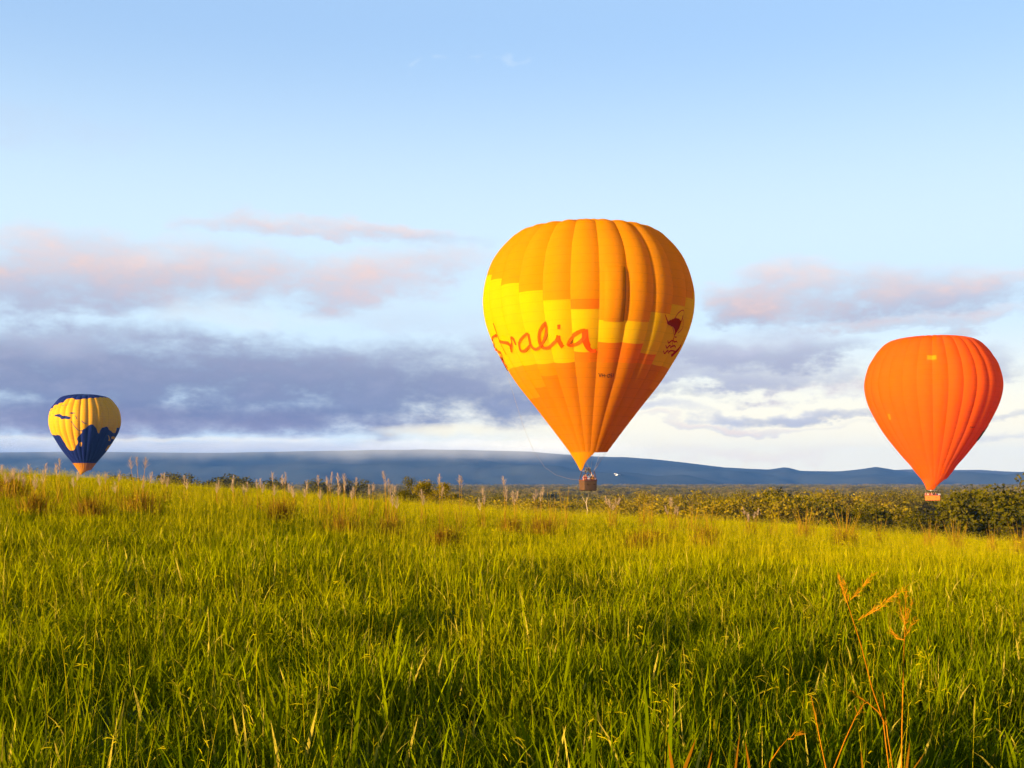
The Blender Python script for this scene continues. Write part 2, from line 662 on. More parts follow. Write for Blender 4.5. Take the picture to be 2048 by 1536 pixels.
def scatter(name, proto, P, rot, scl, idx, dry):
    me = bpy.data.meshes.new(name)
    me.vertices.add(len(P))
    me.vertices.foreach_set('co', np.asarray(P, np.float32).ravel())
    for nm, ty, data, key in (('rot', 'FLOAT_VECTOR', rot, 'vector'), ('scl', 'FLOAT_VECTOR', scl, 'vector'), ('idx', 'INT', idx, 'value'), ('dry', 'FLOAT', dry, 'value')):
        a = me.attributes.new(nm, ty, 'POINT')
        arr = np.asarray(data, np.int32 if ty == 'INT' else np.float32).ravel()
        a.data.foreach_set(key, arr)
    o = bpy.data.objects.new(name, me)
    COL.objects.link(o)
    ng = bpy.data.node_groups.new(name, 'GeometryNodeTree')
    ng.interface.new_socket('Geometry', in_out='INPUT', socket_type='NodeSocketGeometry')
    ng.interface.new_socket('Geometry', in_out='OUTPUT', socket_type='NodeSocketGeometry')
    nd, lk = ng.nodes, ng.links
    gi, go = nd.new('NodeGroupInput'), nd.new('NodeGroupOutput')
    ci = nd.new('GeometryNodeCollectionInfo')
    ci.inputs['Collection'].default_value = proto
    ci.inputs['Separate Children'].default_value = True
    ci.inputs['Reset Children'].default_value = True
    ip = nd.new('GeometryNodeInstanceOnPoints')
    ip.inputs['Pick Instance'].default_value = True

    def named(nm, ty):
        n = nd.new('GeometryNodeInputNamedAttribute')
        n.data_type = ty
        n.inputs['Name'].default_value = nm
        return n.outputs['Attribute']
    e2r = nd.new('FunctionNodeEulerToRotation')
    lk.new(named('rot', 'FLOAT_VECTOR'), e2r.inputs[0])
    lk.new(gi.outputs[0], ip.inputs['Points'])
    lk.new(ci.outputs[0], ip.inputs['Instance'])
    lk.new(named('idx', 'INT'), ip.inputs['Instance Index'])
    lk.new(e2r.outputs[0], ip.inputs['Rotation'])
    lk.new(named('scl', 'FLOAT_VECTOR'), ip.inputs['Scale'])
    lk.new(ip.outputs[0], go.inputs[0])
    md = o.modifiers.new('scatter', 'NODES')
    md.node_group = ng
    return o


def vnoise(x, y, s, seed=0.0):
    return np.array([mnoise.fractal(Vector((a / s, b / s, seed)), 1.0, 2.0, 3) for a, b in zip(x, y)])


def ring_points(d0, d1, dens, half=0.56):
    """random points in the visible wedge (with a margin) between two depths"""
    y = []
    area = half * 2 * (d1 * d1 - d0 * d0) / 2 + 14 * (d1 - d0)
    n = int(area * dens)
    yy = np.sqrt(rng.uniform(0, 1, n) * (d1 * d1 - d0 * d0) + d0 * d0)
    w = half * yy + 7
    xx = rng.uniform(-1, 1, n) * w
    return xx, yy


def field_grass():
    X, Y, I, S = [], [], [], []
    for d0, d1, dens, kind, sc in ((0.5, 13, 38, 0, 1.0), (13, 26, 20, 0, 1.12), (26, 50, 8.5, 1, 1.0), (50, 112, 4.2, 1, 1.15)):
        x, y = ring_points(d0, d1, dens)
        n = len(x)
        X.append(x); Y.append(y)
        I.append(rng.integers(0, NNEAR, n) if kind == 0 else NNEAR + rng.integers(0, NFAR, n))
        S.append(sc * rng.uniform(0.75, 1.2, n))
    X, Y, I, S = (np.concatenate(q) for q in (X, Y, I, S))
    th = vnoise(X, Y, 1.0, 12.0)
    keep = rng.uniform(0, 1, len(X)) < np.where(Y < 26, np.clip(0.64 + 2.0 * th, 0.16, 1.0), 1.0)
    X, Y, I, S = X[keep], Y[keep], I[keep], S[keep]
    h = vnoise(X, Y, 5.0, 2.0)
    h2 = vnoise(X, Y, 1.6, 5.0)
    hs = S * (1.0 + 0.30 * h + 0.45 * h2) * (1 - 0.34 * sstep(12, 45, Y))
    rot = np.stack([rng.normal(0, 0.06, len(X)), rng.normal(0, 0.06, len(X)), rng.uniform(0, 6.283, len(X))], -1)
    scl = np.stack([S, S, np.clip(hs, 0.5, 1.7)], -1)
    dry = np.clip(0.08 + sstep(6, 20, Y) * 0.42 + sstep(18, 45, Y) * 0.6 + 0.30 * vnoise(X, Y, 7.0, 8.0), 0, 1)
    P = np.stack([X, Y, ground_z(X, Y)], -1)
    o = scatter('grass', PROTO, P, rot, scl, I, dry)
    tag(o, 'thick green and golden pasture grass covering the whole field', 'grass', kind='stuff')
    X, Y, I, S = [], [], [], []
    for d0, d1, dens, lo, hi in ((2.0, 16, 2.2, 0, 6), (3.0, 9, 0.7, 10, 13), (16, 34, 2.0, 0, 6), (26, 60, 1.5, 6, 10), (60, 112, 1.0, 6, 10)):
        x, y = ring_points(d0, d1, dens)
        X.append(x); Y.append(y)
        I.append(rng.integers(lo, hi, len(x)))
        S.append(rng.uniform(0.75, 1.1, len(x)))
    X, Y, I, S = (np.concatenate(q) for q in (X, Y, I, S))
    rot = np.stack([rng.normal(0, 0.05, len(X)), rng.normal(0, 0.05, len(X)), rng.uniform(0, 6.283, len(X))], -1)
    scl = np.stack([S, S, S * (1 + 0.2 * vnoise(X, Y, 4, 11))], -1)
    dry = np.clip(0.3 + 0.5 * vnoise(X, Y, 8.0, 4.0), 0, 1)
    P = np.stack([X, Y, ground_z(X, Y)], -1)
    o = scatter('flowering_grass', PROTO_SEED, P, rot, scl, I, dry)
    tag(o, 'thin golden flowering stems with side spikes standing above the grass', 'grass', kind='stuff')


field_grass()


# ------------------------------------------------------------------ trees
def make_tree(seed, height, spread, nleaf, leaf, trunk_r, open_=0.0, low=0.25):
    """returns (trunk mesh builder, crown Blades) in local coordinates, base at z=0"""
    rs = random.Random(seed)
    mb = MB()
    top = Vector((rs.uniform(-.1, .1) * spread, rs.uniform(-.1, .1) * spread, height * 0.62))
    mid = Vector((rs.uniform(-.08, .08) * spread, rs.uniform(-.08, .08) * spread, height * 0.3))
    mb.tube([(0, 0, -0.4), mid * 0.5, mid, top], [trunk_r * 1.25, trunk_r, trunk_r * .8, trunk_r * .35], 7)
    centres = []
    nb = rs.randint(9, 13)
    for k in range(nb):
        th = 2.4 * k + rs.uniform(-.5, .5)
        zz = height * (low + (0.95 - low) * ((k + 0.5) / nb) + rs.uniform(-.05, .05))
        rr = spread * (0.55 * math.sqrt(max(0.05, 1 - ((zz / height - 0.5) / 0.55) ** 2))) * rs.uniform(0.55, 1.0)
        c = Vector((rr * math.cos(th), rr * math.sin(th), zz))
        s = height * rs.uniform(0.10, 0.19)
        centres.append((c, s * rs.uniform(1.1, 1.6), s))
        st = mid.lerp(top, min(1, max(0, (zz / height - .3) * 1.6)))
        mb.tube([st, st.lerp(c, 0.55) + Vector((0, 0, -0.05 * height)), c], [trunk_r * .26, trunk_r * .15, trunk_r * .05], 5)
    bl = Blades()
    per = nleaf // nb
    for c, sw, sh in centres:
        for q in range(per):
            while True:
                v = Vector((rs.gauss(0, .5), rs.gauss(0, .5), rs.gauss(0, .5)))
                if v.length < 1.25:
                    break
            if rs.random() < open_:
                continue
            p = c + Vector((v.x * sw, v.y * sw, v.z * sh))
            a = Vector((rs.uniform(-1, 1), rs.uniform(-1, 1), rs.uniform(-1, .5))).normalized()
            sd = a.cross(Vector((rs.uniform(-1, 1), rs.uniform(-1, 1), rs.uniform(-1, 1)))).normalized()
            L = leaf * rs.uniform(0.6, 1.4)
            bl.ribbon([p, p + a * L * .5, p + a * L], [L * 0.25, L * 0.30, 0], sd, rs.random())
    return mb, bl


M_BARK = plain('bark', (0.07, 0.045, 0.025), 0.9)
M_DEAD = plain('dead_wood', (0.42, 0.30, 0.17), 0.85)
M_LEAF_DK = leaf_material('leaf_dark', (0.030, 0.032, 0.001), (0.15, 0.115, 0.002), None, 0.25, 0.55)
M_LEAF_MID = leaf_material('leaf_mid', (0.06, 0.058, 0.001), (0.25, 0.18, 0.002), None, 0.3, 0.55)
M_LEAF_OLV = leaf_material('leaf_olive', (0.10, 0.080, 0.002), (0.33, 0.22, 0.005), None, 0.3, 0.6)

TREE_MESH = []
for k, (h, s, nl, lf, lm) in enumerate(((9, 8, 9000, .24, M_LEAF_DK), (8, 8.5, 8500, .23, M_LEAF_MID), (7, 7, 7500, .22, M_LEAF_OLV),
                                        (10, 8.5, 9000, .24, M_LEAF_MID), (6, 7.5, 7500, .22, M_LEAF_DK), (7.5, 8, 7000, .22, M_LEAF_OLV))):
    tb, cb = make_tree(100 + k, h, s, nl, lf, 0.2 + 0.012 * h, 0.1, 0.16)
    zt = np.array([v[2] for v in cb.v])
    TREE_MESH.append((tb.mesh('trunk', M_BARK, True), cb.mesh('crown', lm), float(np.percentile(zt, 99.95))))


def place_tree(name, kind, loc, height, rz, label, cat='tree', group=None, wide=1.0):
    tm, cm, h = TREE_MESH[kind]
    s = height / h
    root = empty(name, loc, rz)
    tag(root, label, cat, group)
    for nm, me in (('trunk', tm), ('crown', cm)):
        o = bpy.data.objects.new(nm, me)
        o.parent = root
        o.scale = (s * wide, s * wide, s)
        COL.objects.link(o)
    return root


def tree_at(px, pytop, depth, kind, label, name='bush_tree', cat='tree', group=None, wide=1.0):
    p = at(px, pytop, depth)
    gz = float(ground_z(p.x, p.y))
    return place_tree(name, kind, (p.x, p.y, gz - 0.1), p.z - gz, U(0, 6.28), label, cat, group, wide)


tree_at(2012, 938, 150, 0, 'tallest dark leafy tree at the right edge beside the field', 'bush_tree', group='bushland trees beyond the field', wide=1.05)
tree_at(2065, 968, 138, 4, 'dark tree cut by the right edge of the picture', group='bushland trees beyond the field')
tree_at(1968, 990, 143, 4, 'dark tree just left of the tallest right hand tree', group='bushland trees beyond the field')
tree_at(1893, 974, 300, 0, 'dark rounded tree directly behind the orange basket', group='bushland trees beyond the field')
GR = 'bushland trees beyond the field'
SEEN = {}
for (x, y, d, k) in sorted(((1908, 1014, 150, 4), (1850, 1020, 150, 0), (1815, 1014, 175, 4), (1770, 1008, 155, 0), (1735, 1003, 168, 2), (1700, 998, 160, 4),
                     (1665, 985, 180, 3), (1630, 990, 170, 0), (1590, 982, 175, 1), (1555, 990, 165, 2), (1530, 975, 185, 0), (1500, 985, 180, 2),
                     (1465, 990, 175, 5), (1430, 1000, 165, 2), (1395, 1000, 185, 5), (1360, 996, 200, 2), (1325, 1003, 185, 5), (1290, 1000, 205, 2),
                     (1250, 1004, 195, 5), (1215, 1000, 215, 2), (1840, 980, 310, 2), (1790, 978, 300, 1), (1745, 978, 300, 5), (1690, 978, 250, 2),
                     (1640, 976, 270, 1), (1580, 975, 260, 5), (1520, 978, 250, 2), (1470, 978, 260, 1), (1420, 981, 270, 5), (1370, 980, 280, 2),
                     (1310, 983, 260, 5), (1260, 981, 290, 2), (1150, 990, 240, 5), (1105, 994, 230, 2), (1060, 990, 250, 5), (1940, 976, 310, 3),
                     (2000, 975, 250, 1), (2050, 976, 240, 5), (980, 990, 230, 2), (1020, 986, 260, 1))):
    lk_ = {0: 'dark green', 4: 'dark low spreading', 1: 'mid green', 3: 'tall mid green', 2: 'olive gold', 5: 'pale olive'}[k]
    pl_ = ('near the right edge' if x > 1880 else 'below the orange balloon' if x > 1720 else 'left of the orange balloon' if x > 1560 else 'midway between the two big balloons' if x > 1380 else 'right of the wicker basket' if x > 1200 else 'left of the wicker basket')
    lab = '%s tree, %s bushland row, %s' % (lk_, 'front' if d < 200 else 'back', pl_)
    SEEN[lab] = SEEN.get(lab, 0) + 1
    if SEEN[lab] > 1:
        lab += ', %s such' % ORD[SEEN[lab] - 1]
    tree_at(x + U(-8, 8), y, d, k, lab, group=GR)
# the single round bush on the crest
tree_at(836, 950, 92, 0, 'dark green bush standing alone on the field crest', 'crest_bush', 'bush', wide=1.05)
tree_at(868, 956, 90, 2, 'orange brown bush beside the dark green crest bush', 'crest_bush', 'bush', wide=1.2)
for i, (x, y, d) in enumerate(sorted(((330, 947, 380), (352, 945, 390), (372, 946, 385), (398, 948, 390), (420, 951, 395), (445, 953, 400), (480, 955, 410), (510, 956, 410), (590, 957, 420), (660, 958, 430), (690, 958, 430),
                  (300, 949, 380), (270, 951, 370), (240, 951, 375)))):
    tree_at(x, y, d, random.choice((0, 4)), 'dark tree on the low wooded rise behind the left crest, %s from the left' % ORD[i], group='trees on the low rise at left', wide=1.5)


def dead_tree():
    base = at(1172, 1012, 88)
    gz = float(ground_z(base.x, base.y))
    root = empty('dead_tree', (base.x, base.y, gz))
    tag(root, 'small bare pale forked dead tree below the wicker basket', 'tree')
    H = at(1172, 990, 88).z - gz
    mb = MB()
    b = Vector((base.x, base.y, gz))
    mb.tube([b + Vector((.05, 0, -.2)), b + Vector((0.1, 0, H * .4)), b + Vector((0, 0, H * .7))], [.045, .035, .03], 6)
    mb.build('trunk', M_DEAD, root, True)
    for dx, dz in ((-.32, 1.0), (.22, 1.05), (.05, .92)):
        m2 = MB()
        m2.tube([b + Vector((0, 0, H * .68)), b + Vector((dx * .6, .05, H * (.68 + (dz - .68) * .5))), b + Vector((dx, .1, H * dz))], [.025, .018, .008], 5)
        m2.build('branch', M_DEAD, root, True)


dead_tree()


def far_forest():
    col = bpy.data.collections.new('forest_prototypes')
    for k, lm in enumerate((M_LEAF_DK, M_LEAF_MID, M_LEAF_OLV, M_LEAF_OLV, M_LEAF_MID)):
        tb, cb = make_tree(300 + k, 8, 8.5, 1500, .55, 0.22, 0.05, 0.12)
        o = bpy.data.objects.new('far_tree_%d' % k, cb.mesh('far_crown', lm))
        col.objects.link(o)
    n = 15000
    t = rng.uniform(0, 1, n)
    y = 300 * (4300 / 300) ** (t ** 1.0)
    x = rng.uniform(-0.62, 0.62, n) * y
    keep = (vnoise(x, y, 260, 3.0) > -0.28)
    x, y = x[keep], y[keep]
    n = len(x)
    s = rng.uniform(0.55, 1.1, n) * (1 + sstep(600, 3000, y) * 0.35)
    P = np.stack([x, y, np.full(n, PLAIN) - 0.3], -1)
    w = s * (1 + sstep(500, 3000, y) * 1.2)
    o = scatter('bushland_forest', col, P, np.stack([np.zeros(n), np.zeros(n), rng.uniform(0, 6.28, n)], -1), np.stack([w, w, s], -1), rng.integers(0, 5, n), np.zeros(n))
    tag(o, 'flat bushland of olive trees stretching to the blue hills', 'forest', kind='stuff')


far_forest()


# ------------------------------------------------------------------ tall plumed grass, tussocks, red stalks
def tall_clump(px, pytop, depth, nst, spreadpx, label, group, plume=True, dryness=0.5, name='plumed_grass'):
    p = at(px, pytop, depth)
    gz = float(ground_z(p.x, p.y))
    H = p.z - gz
    root = empty(name, (p.x, p.y, gz))
    tag(root, label, 'grass clump', group)
    sp = spreadpx * depth / FPX
    st, lv = Blades(), Blades()
    pls = []
    b0 = Vector((p.x, p.y, gz))
    k = depth / 40.0
    for i in range(nst):
        f = (i + 0.5) / nst * 2 - 1 + U(-.2, .2)
        h = H * (U(0.66, 1.0) if nst > 1 else 1.0)
        tip = b0 + Vector((f * sp * .5, U(-.2, .2), h))
        bs = b0 + Vector((f * sp * .12 + U(-.05, .05), U(-.1, .1), -.05))
        m = bs.lerp(tip, .5) - Vector((f * sp * .06, 0, 0))
        w = 0.0075 * max(1, k)
        st.ribbon([bs, m, bs.lerp(tip, .8), tip], [w, w * .9, w * .6, 0], Vector((1, 0, 0)), U(.7, 1))
        if plume:
            pl = Blades()
            Lp = U(.28, .42)
            pls.append(pl)
            ax = (tip - m).normalized()
            for q in range(48):
                s = random.random()
                r0 = tip - ax * Lp * s
                od = (ax * U(.6, 1.0) + Vector((U(-1, 1), U(-1, 1), U(-.3, .3))) * .62).normalized()
                L = U(.09, .24) * (0.45 + .8 * s)
                pl.ribbon([r0, r0 + od * L * .6, r0 + od * L], [.0038 * k, .0038 * k, 0], Vector((U(-1, 1), U(-1, 1), .2)).normalized(), random.random())
    for i in range(10 * nst):
        lv.blade(b0 + Vector((U(-.3, .3) * max(sp, .5), U(-.25, .25), -.05)), U(.5, 1.0) * min(H, 1.3), .012 * max(1, k), U(0, 6.28), U(.05, .4), U(.1, .9), U(dryness - .4, dryness + .4))
    for nm, bb, mt in [('stems', st, M_DRY), ('leaves', lv, M_DRY)] + [('plume', q, M_PLUME) for q in pls]:
        if bb.v:
            o = bpy.data.objects.new(nm, bb.mesh(nm, mt))
            o.parent = root
            o.matrix_parent_inverse = Matrix.Translation(root.location).inverted()
            COL.objects.link(o)


tall_clump(281, 914, 34, 5, 62, 'widest fan of plumed stalks just right of the globe balloon', None)
G1 = 'plumed stalks along the field crest'
L1 = 'pale pink plumed stalks on the left field crest, %s clump from the left'
CREST = sorted(((12, 920, 36, 3, 28), (48, 932, 38, 2, 16), (88, 922, 34, 2, 12), (117, 914, 35, 2, 16), (205, 930, 38, 2, 20), (235, 938, 36, 2, 20), (435, 950, 46, 2, 14), (466, 946, 48, 2, 12),
                        (492, 952, 44, 2, 14), (547, 938, 40, 2, 10), (568, 936, 42, 2, 8), (584, 954, 42, 3, 14), (638, 940, 40, 2, 10), (658, 945, 44, 3, 16),
                        (676, 946, 40, 2, 8), (688, 938, 42, 2, 10), (708, 952, 44, 3, 14), (742, 960, 46, 2, 10), (775, 944, 42, 4, 18), (790, 962, 40, 3, 16),
                        (882, 950, 40, 2, 8), (921, 950, 40, 2, 8), (965, 964, 42, 3, 16), (1010, 948, 40, 3, 12), (1030, 965, 42, 3, 16), (30, 926, 37, 3, 20), (68, 930, 36, 3, 18), (150, 936, 40, 2, 16), (330, 944, 42, 3, 18), (372, 948, 44, 2, 14), (520, 952, 44, 3, 16), (612, 952, 44, 2, 12), (845, 962, 42, 2, 12)))
for i, (x, y, d, n, s) in enumerate(CREST):
    tall_clump(x, y, d, n, s, L1 % ORD[i], G1)
G2 = 'golden stalks at mid field'
L2 = 'golden stalks at mid field around the wicker basket, %s clump from the left'
for i, (x, y, d, n, s) in enumerate(((1076, 966, 46, 4, 30), (1105, 962, 46, 4, 24), (1130, 958, 48, 4, 26), (1226, 985, 52, 5, 30), (1285, 975, 56, 5, 30), (1302, 972, 58, 4, 20),
                        (1345, 985, 52, 5, 36), (1385, 990, 54, 5, 40), (1420, 992, 56, 5, 40), (1500, 1002, 58, 5, 40), (1545, 1008, 56, 4, 30))):
    tall_clump(x, y + 6, d, n, s, L2 % ORD[i], G2, plume=i % 3 == 0)
tall_clump(1610, 1005, 58, 16, 62, 'broad orange tussock of stalks below the bushland, leftmost of its row', None, False, .7)
tall_clump(1690, 1006, 58, 18, 74, 'broad orange tussock of stalks with a dark base, second of its row', None, False, .7)
tall_clump(1860, 1025, 54, 12, 44, 'orange tussock of stalks under the orange basket', None, False, .7)
tall_clump(1910, 1024, 55, 16, 54, 'orange tussock of stalks between orange basket and dark trees', None, False, .75)
tall_clump(1985, 1038, 54, 8, 30, 'low thin orange tussock beneath the tallest dark tree', None, False, .7)
tall_clump(2040, 1030, 52, 14, 50, 'orange tussock cut by the right edge of the picture', None, False, .75)
tall_clump(1760, 1020, 60, 5, 30, 'sparse stalks in front of the dark bushland left of the orange basket', None, False, .7)


def tussock(px, py, depth, wpx, label, tint):
    p = at(px, py, depth)
    gz = float(ground_z(p.x, p.y))
    root = empty('dry_tussock', (p.x, p.y, gz))
    tag(root, label, 'tussock', 'brown tussocks in the field')
    w = wpx * depth / FPX
    H = U(.75, .98)
    b0 = Vector((p.x, p.y, gz))
    outer, inner = Blades(), Blades()
    for i in range(320):
        th = U(0, 6.28)
        rr = w * .62 * random.random()
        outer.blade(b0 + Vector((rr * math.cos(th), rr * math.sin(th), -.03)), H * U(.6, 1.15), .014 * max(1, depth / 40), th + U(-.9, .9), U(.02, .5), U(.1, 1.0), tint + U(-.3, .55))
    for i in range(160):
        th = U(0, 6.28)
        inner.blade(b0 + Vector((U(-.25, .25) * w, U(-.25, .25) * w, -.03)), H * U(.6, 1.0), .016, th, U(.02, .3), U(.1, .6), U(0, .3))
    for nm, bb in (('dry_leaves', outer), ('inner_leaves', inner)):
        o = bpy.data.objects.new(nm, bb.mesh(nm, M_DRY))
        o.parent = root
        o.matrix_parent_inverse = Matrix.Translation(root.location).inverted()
        COL.objects.link(o)


for (x, y, d, w, lb, t) in ((18, 985, 38, 62, 'brown tussock at the left edge below the crest', .25), (70, 1012, 30, 60, 'reddish brown tussock lower left of the globe balloon', .4),
                            (180, 1012, 30, 62, 'reddish tussock directly below the globe balloon', .45), (282, 985, 33, 70, 'orange tussock at the foot of the widest plumed fan', .5),
                            (560, 1020, 36, 40, 'small brown tussock left of the dark central one', .35), (688, 1025, 33, 78, 'dark brown tussock at centre left of the field', .2),
                            (780, 1025, 34, 46, 'orange dry tussock right of the dark central one', .65), (890, 1040, 31, 50, 'dark green brown tussock left of the two below the basket', .1),
                            (1022, 1025, 40, 40, 'small brown tussock left of the one under the basket', .35), (1085, 1028, 40, 56, 'brown tussock lower left of the wicker basket', .3),
                            (1308, 1036, 40, 52, 'round brown tussock lower right of the wicker basket', .35), (1410, 1044, 40, 46, 'small round brown tussock right of the round one', .35),
                            (1278, 1065, 33, 54, 'low dull brown tussock nearest the camera in mid field', .15), (1690, 1044, 50, 40, 'dark low tussock at the foot of the second orange tussock', .1)):
    tussock(x, y, d, w, lb, t)


def stalk(name, pts, wid, side_heads, label, depth, root=None):
    """a dry red culm: pixel path at a depth, with spikelets along its tip"""
    P = [at(x, y, depth) for x, y in pts]
    gz = float(ground_z(P[0].x, P[0].y))
    joined = root is not None
    if not joined:
        root = empty(name, (P[0].x, P[0].y, gz))
        tag(root, label, 'grass stalk', 'dry red stalks in the right foreground')
    mb = MB()
    if pts[0][1] > 1500:
        P = [Vector((P[0].x + (P[0].x - P[1].x) * .3, depth, gz - .02))] + P
    rad = [wid * (1 - .7 * i / (len(P) - 1)) for i in range(len(P))]
    mb.tube(P, rad, 6)
    me = mb.mesh('culm', M_STALK, True)
    set_tint(me, [random.random() * .6 + .2 for _ in me.vertices])
    bl = Blades()
    for (x0, y0, x1, y1, n) in side_heads:
        a, b = at(x0, y0, depth), at(x1, y1, depth + U(-.15, .15))
        m = a.lerp(b, .5) + Vector((0, 0, -.012))
        bl.ribbon([a, m, b], [wid * .5, wid * .45, 0], Vector((0.3, 0, 1)), .6)
        for q in range(int(n * 1.3)):
            s = random.random()
            r0 = a.lerp(b, s)
            od = ((b - a).normalized() * .8 + Vector((U(-1, 1), U(-1, 1), U(-1, 1))) * .5).normalized()
            L = U(.015, .045)
            bl.ribbon([r0, r0 + od * L * .5, r0 + od * L], [.0006, .0010, 0], Vector((U(-1, 1), U(-1, 1), U(-1, 1))).normalized(), U(.3, 1))
    objs = [('side_shoot' if joined else 'culm', me)]
    if bl.v:
        objs.append(('spikelets', bl.mesh('spikelets', M_STALK)))
    for nm, m_ in objs:
        o = bpy.data.objects.new(nm, m_)
        o.parent = root
        o.matrix_parent_inverse = Matrix.Translation(root.location).inverted()
        COL.objects.link(o)
    return root


D = 4.6
lean = stalk('red_stalk', [(1778, 1536), (1766, 1440), (1744, 1376), (1722, 1290), (1696, 1210), (1676, 1150)], .0032,
      [(1696, 1210, 1676, 1148, 40), (1700, 1200, 1744, 1150, 40), (1716, 1240, 1805, 1180, 60), (1692, 1200, 1690, 1165, 20)], 'long red stalk leaning left and forking at its top', D)
stalk('red_stalk', [(1803, 1536), (1804, 1450), (1806, 1370), (1808, 1300), (1810, 1250), (1812, 1200)], .0030,
      [(1808, 1250, 1798, 1200, 40), (1809, 1250, 1826, 1205, 40), (1810, 1270, 1812, 1190, 40), (1808, 1275, 1832, 1235, 25), (1808, 1280, 1780, 1262, 20)], 'upright straight red stalk with a feathery head', D)
stalk('red_stalk', [(1786, 1536), (1775, 1470), (1768, 1400), (1765, 1385)], .0030, [], None, D + .02, lean)
stalk('red_stalk', [(1772, 1450), (1758, 1425), (1735, 1405), (1715, 1392)], .0035, [(1735, 1405, 1698, 1376, 12)], None, D, lean)
stalk('red_stalk', [(1668, 1536), (1690, 1480), (1712, 1432), (1727, 1410)], .0035, [(1712, 1432, 1727, 1408, 16)], 'thin orange stalk leaning right in the bottom right foreground', D - .1)
stalk('red_stalk', [(1652, 1536), (1640, 1480), (1628, 1420), (1622, 1390)], .003, [(1640, 1480, 1630, 1420, 8)], 'thin orange stalk leaning left in the bottom right foreground', D - .1)
stalk('red_stalk', [(1540, 1525), (1560, 1495), (1575, 1478)], .004, [(1575, 1478, 1598, 1465, 14)], 'pale stalk with short spikes in the bottom right foreground', D - .1)


def dry_leaf_clump(label, blades):
    dp = 4.35
    a = at(blades[0][0], 1545, dp)
    root = empty('dry_grass_clump', (a.x, dp, float(ground_z(a.x, dp))))
    tag(root, label, 'grass clump', 'orange dry blades in the foreground')
    for x0, x1, y1, w in blades:
        a, b = at(x0, 1545, dp), at(x1, y1, dp)
        gz = float(ground_z(a.x, a.y))
        bl = Blades()
        bs = Vector((a.x - (b.x - a.x) * 1.5, dp, gz))
        pts = [bs, bs.lerp(a, .6), a, a.lerp(b, .55), b]
        bl.ribbon(pts, [w * .3, w * .5, w * .5, w * .36, 0], Vector((.9, .35, 0)), U(.4, .9))
        # midrib fold so the blade has depth
        bl.ribbon([q + Vector((0, .004, 0)) for q in pts], [.002] * 5, Vector((.3, .9, 0)), .2)
        o = bpy.data.objects.new('blade', bl.mesh('blade', M_STALK))
        o.parent = root
        o.matrix_parent_inverse = Matrix.Translation(root.location).inverted()
        COL.objects.link(o)


dry_leaf_clump('pair of broad orange dry blades crossing at the bottom edge', [(1346, 1336, 1482, .016), (1366, 1393, 1474, .018)])
dry_leaf_clump('loose orange dry blades between the crossing pair and the red stalks', [(1470, 1480, 1462, .010), (1415, 1425, 1500, .010), (1500, 1490, 1480, .012)])
dry_leaf_clump('orange dry blades at the foot of the upright red stalk', [(1812, 1820, 1480, .014), (1726, 1722, 1500, .010), (1822, 1850, 1505, .010)])


# ------------------------------------------------------------------ balloons
def fabric(name, col, trans=0.45, rough=0.55, col2=None, spec=0.0, rowgap=1.15):
    """ripstop nylon: a little see-through, faint horizontal seams, slight creasing"""
    m, nt, b, out = mat_new(name)
    tc = nt.nodes.new('ShaderNodeTexCoord')
    n1 = nnoise(nt, tc.outputs['Object'], 0.5, 4)
    c = nmix(nt, n1, [q * 0.93 for q in col], [min(1, q * 1.06) for q in col])
    if col2 is not None:
        a = nt.nodes.new('ShaderNodeAttribute')
        a.attribute_name = 'land'
        c2 = nmix(nt, n1, [q * 0.93 for q in col2], [min(1, q * 1.06) for q in col2])
        c = nmix(nt, NX(nt, a.outputs['Fac']).smooth(-2.5, 2.5), c, c2)
    sep = nt.nodes.new('ShaderNodeSeparateXYZ')
    nt.links.new(tc.outputs['Object'], sep.inputs[0])
    zr = (NX(nt, sep.outputs[2]) / rowgap).op('FRACT') - 0.5
    seam = zr.abs().smooth(0.46, 0.495)
    c = nmix(nt, seam * 0.26, c, [q * 0.35 for q in col])
    nt.links.new(c, b.inputs['Base Color'])
    b.inputs['Roughness'].default_value = rough
    b.inputs['Specular IOR Level'].default_value = spec
    n2 = nnoise(nt, tc.outputs['Object'], 1.4, 3, 0.5, 0.6)
    bp = nt.nodes.new('ShaderNodeBump')
    bp.inputs['Strength'].default_value = 0.25
    bp.inputs['Distance'].default_value = 0.12
    nt.links.new((n2 - seam * 0.6).s, bp.inputs['Height'])
    nt.links.new(bp.outputs[0], b.inputs['Normal'])
    tr = nt.nodes.new('ShaderNodeBsdfTranslucent')
    nt.links.new(c, tr.inputs['Color'])
    mx = nt.nodes.new('ShaderNodeMixShader')
    mx.inputs[0].default_value = trans
    nt.links.new(b.outputs[0], mx.inputs[1])
    nt.links.new(tr.outputs[0], mx.inputs[2])
    nt.links.new(mx.outputs[0], out.inputs['Surface'])
    return m


def catmull(pts, n):
    pts = [np.array(p, float) for p in pts]
    P = [2 * pts[0] - pts[1]] + pts + [2 * pts[-1] - pts[-2]]
    out = []
    for i in range(1, len(P) - 2):
        p0, p1, p2, p3 = P[i - 1], P[i], P[i + 1], P[i + 2]
        for k in range(n):
            t = k / n
            out.append(0.5 * (2 * p1 + (p2 - p0) * t + (2 * p0 - 5 * p1 + 4 * p2 - p3) * t * t + (3 * p1 - p0 - 3 * p2 + p3) * t ** 3))
    out.append(pts[-1])
    return np.array(out)


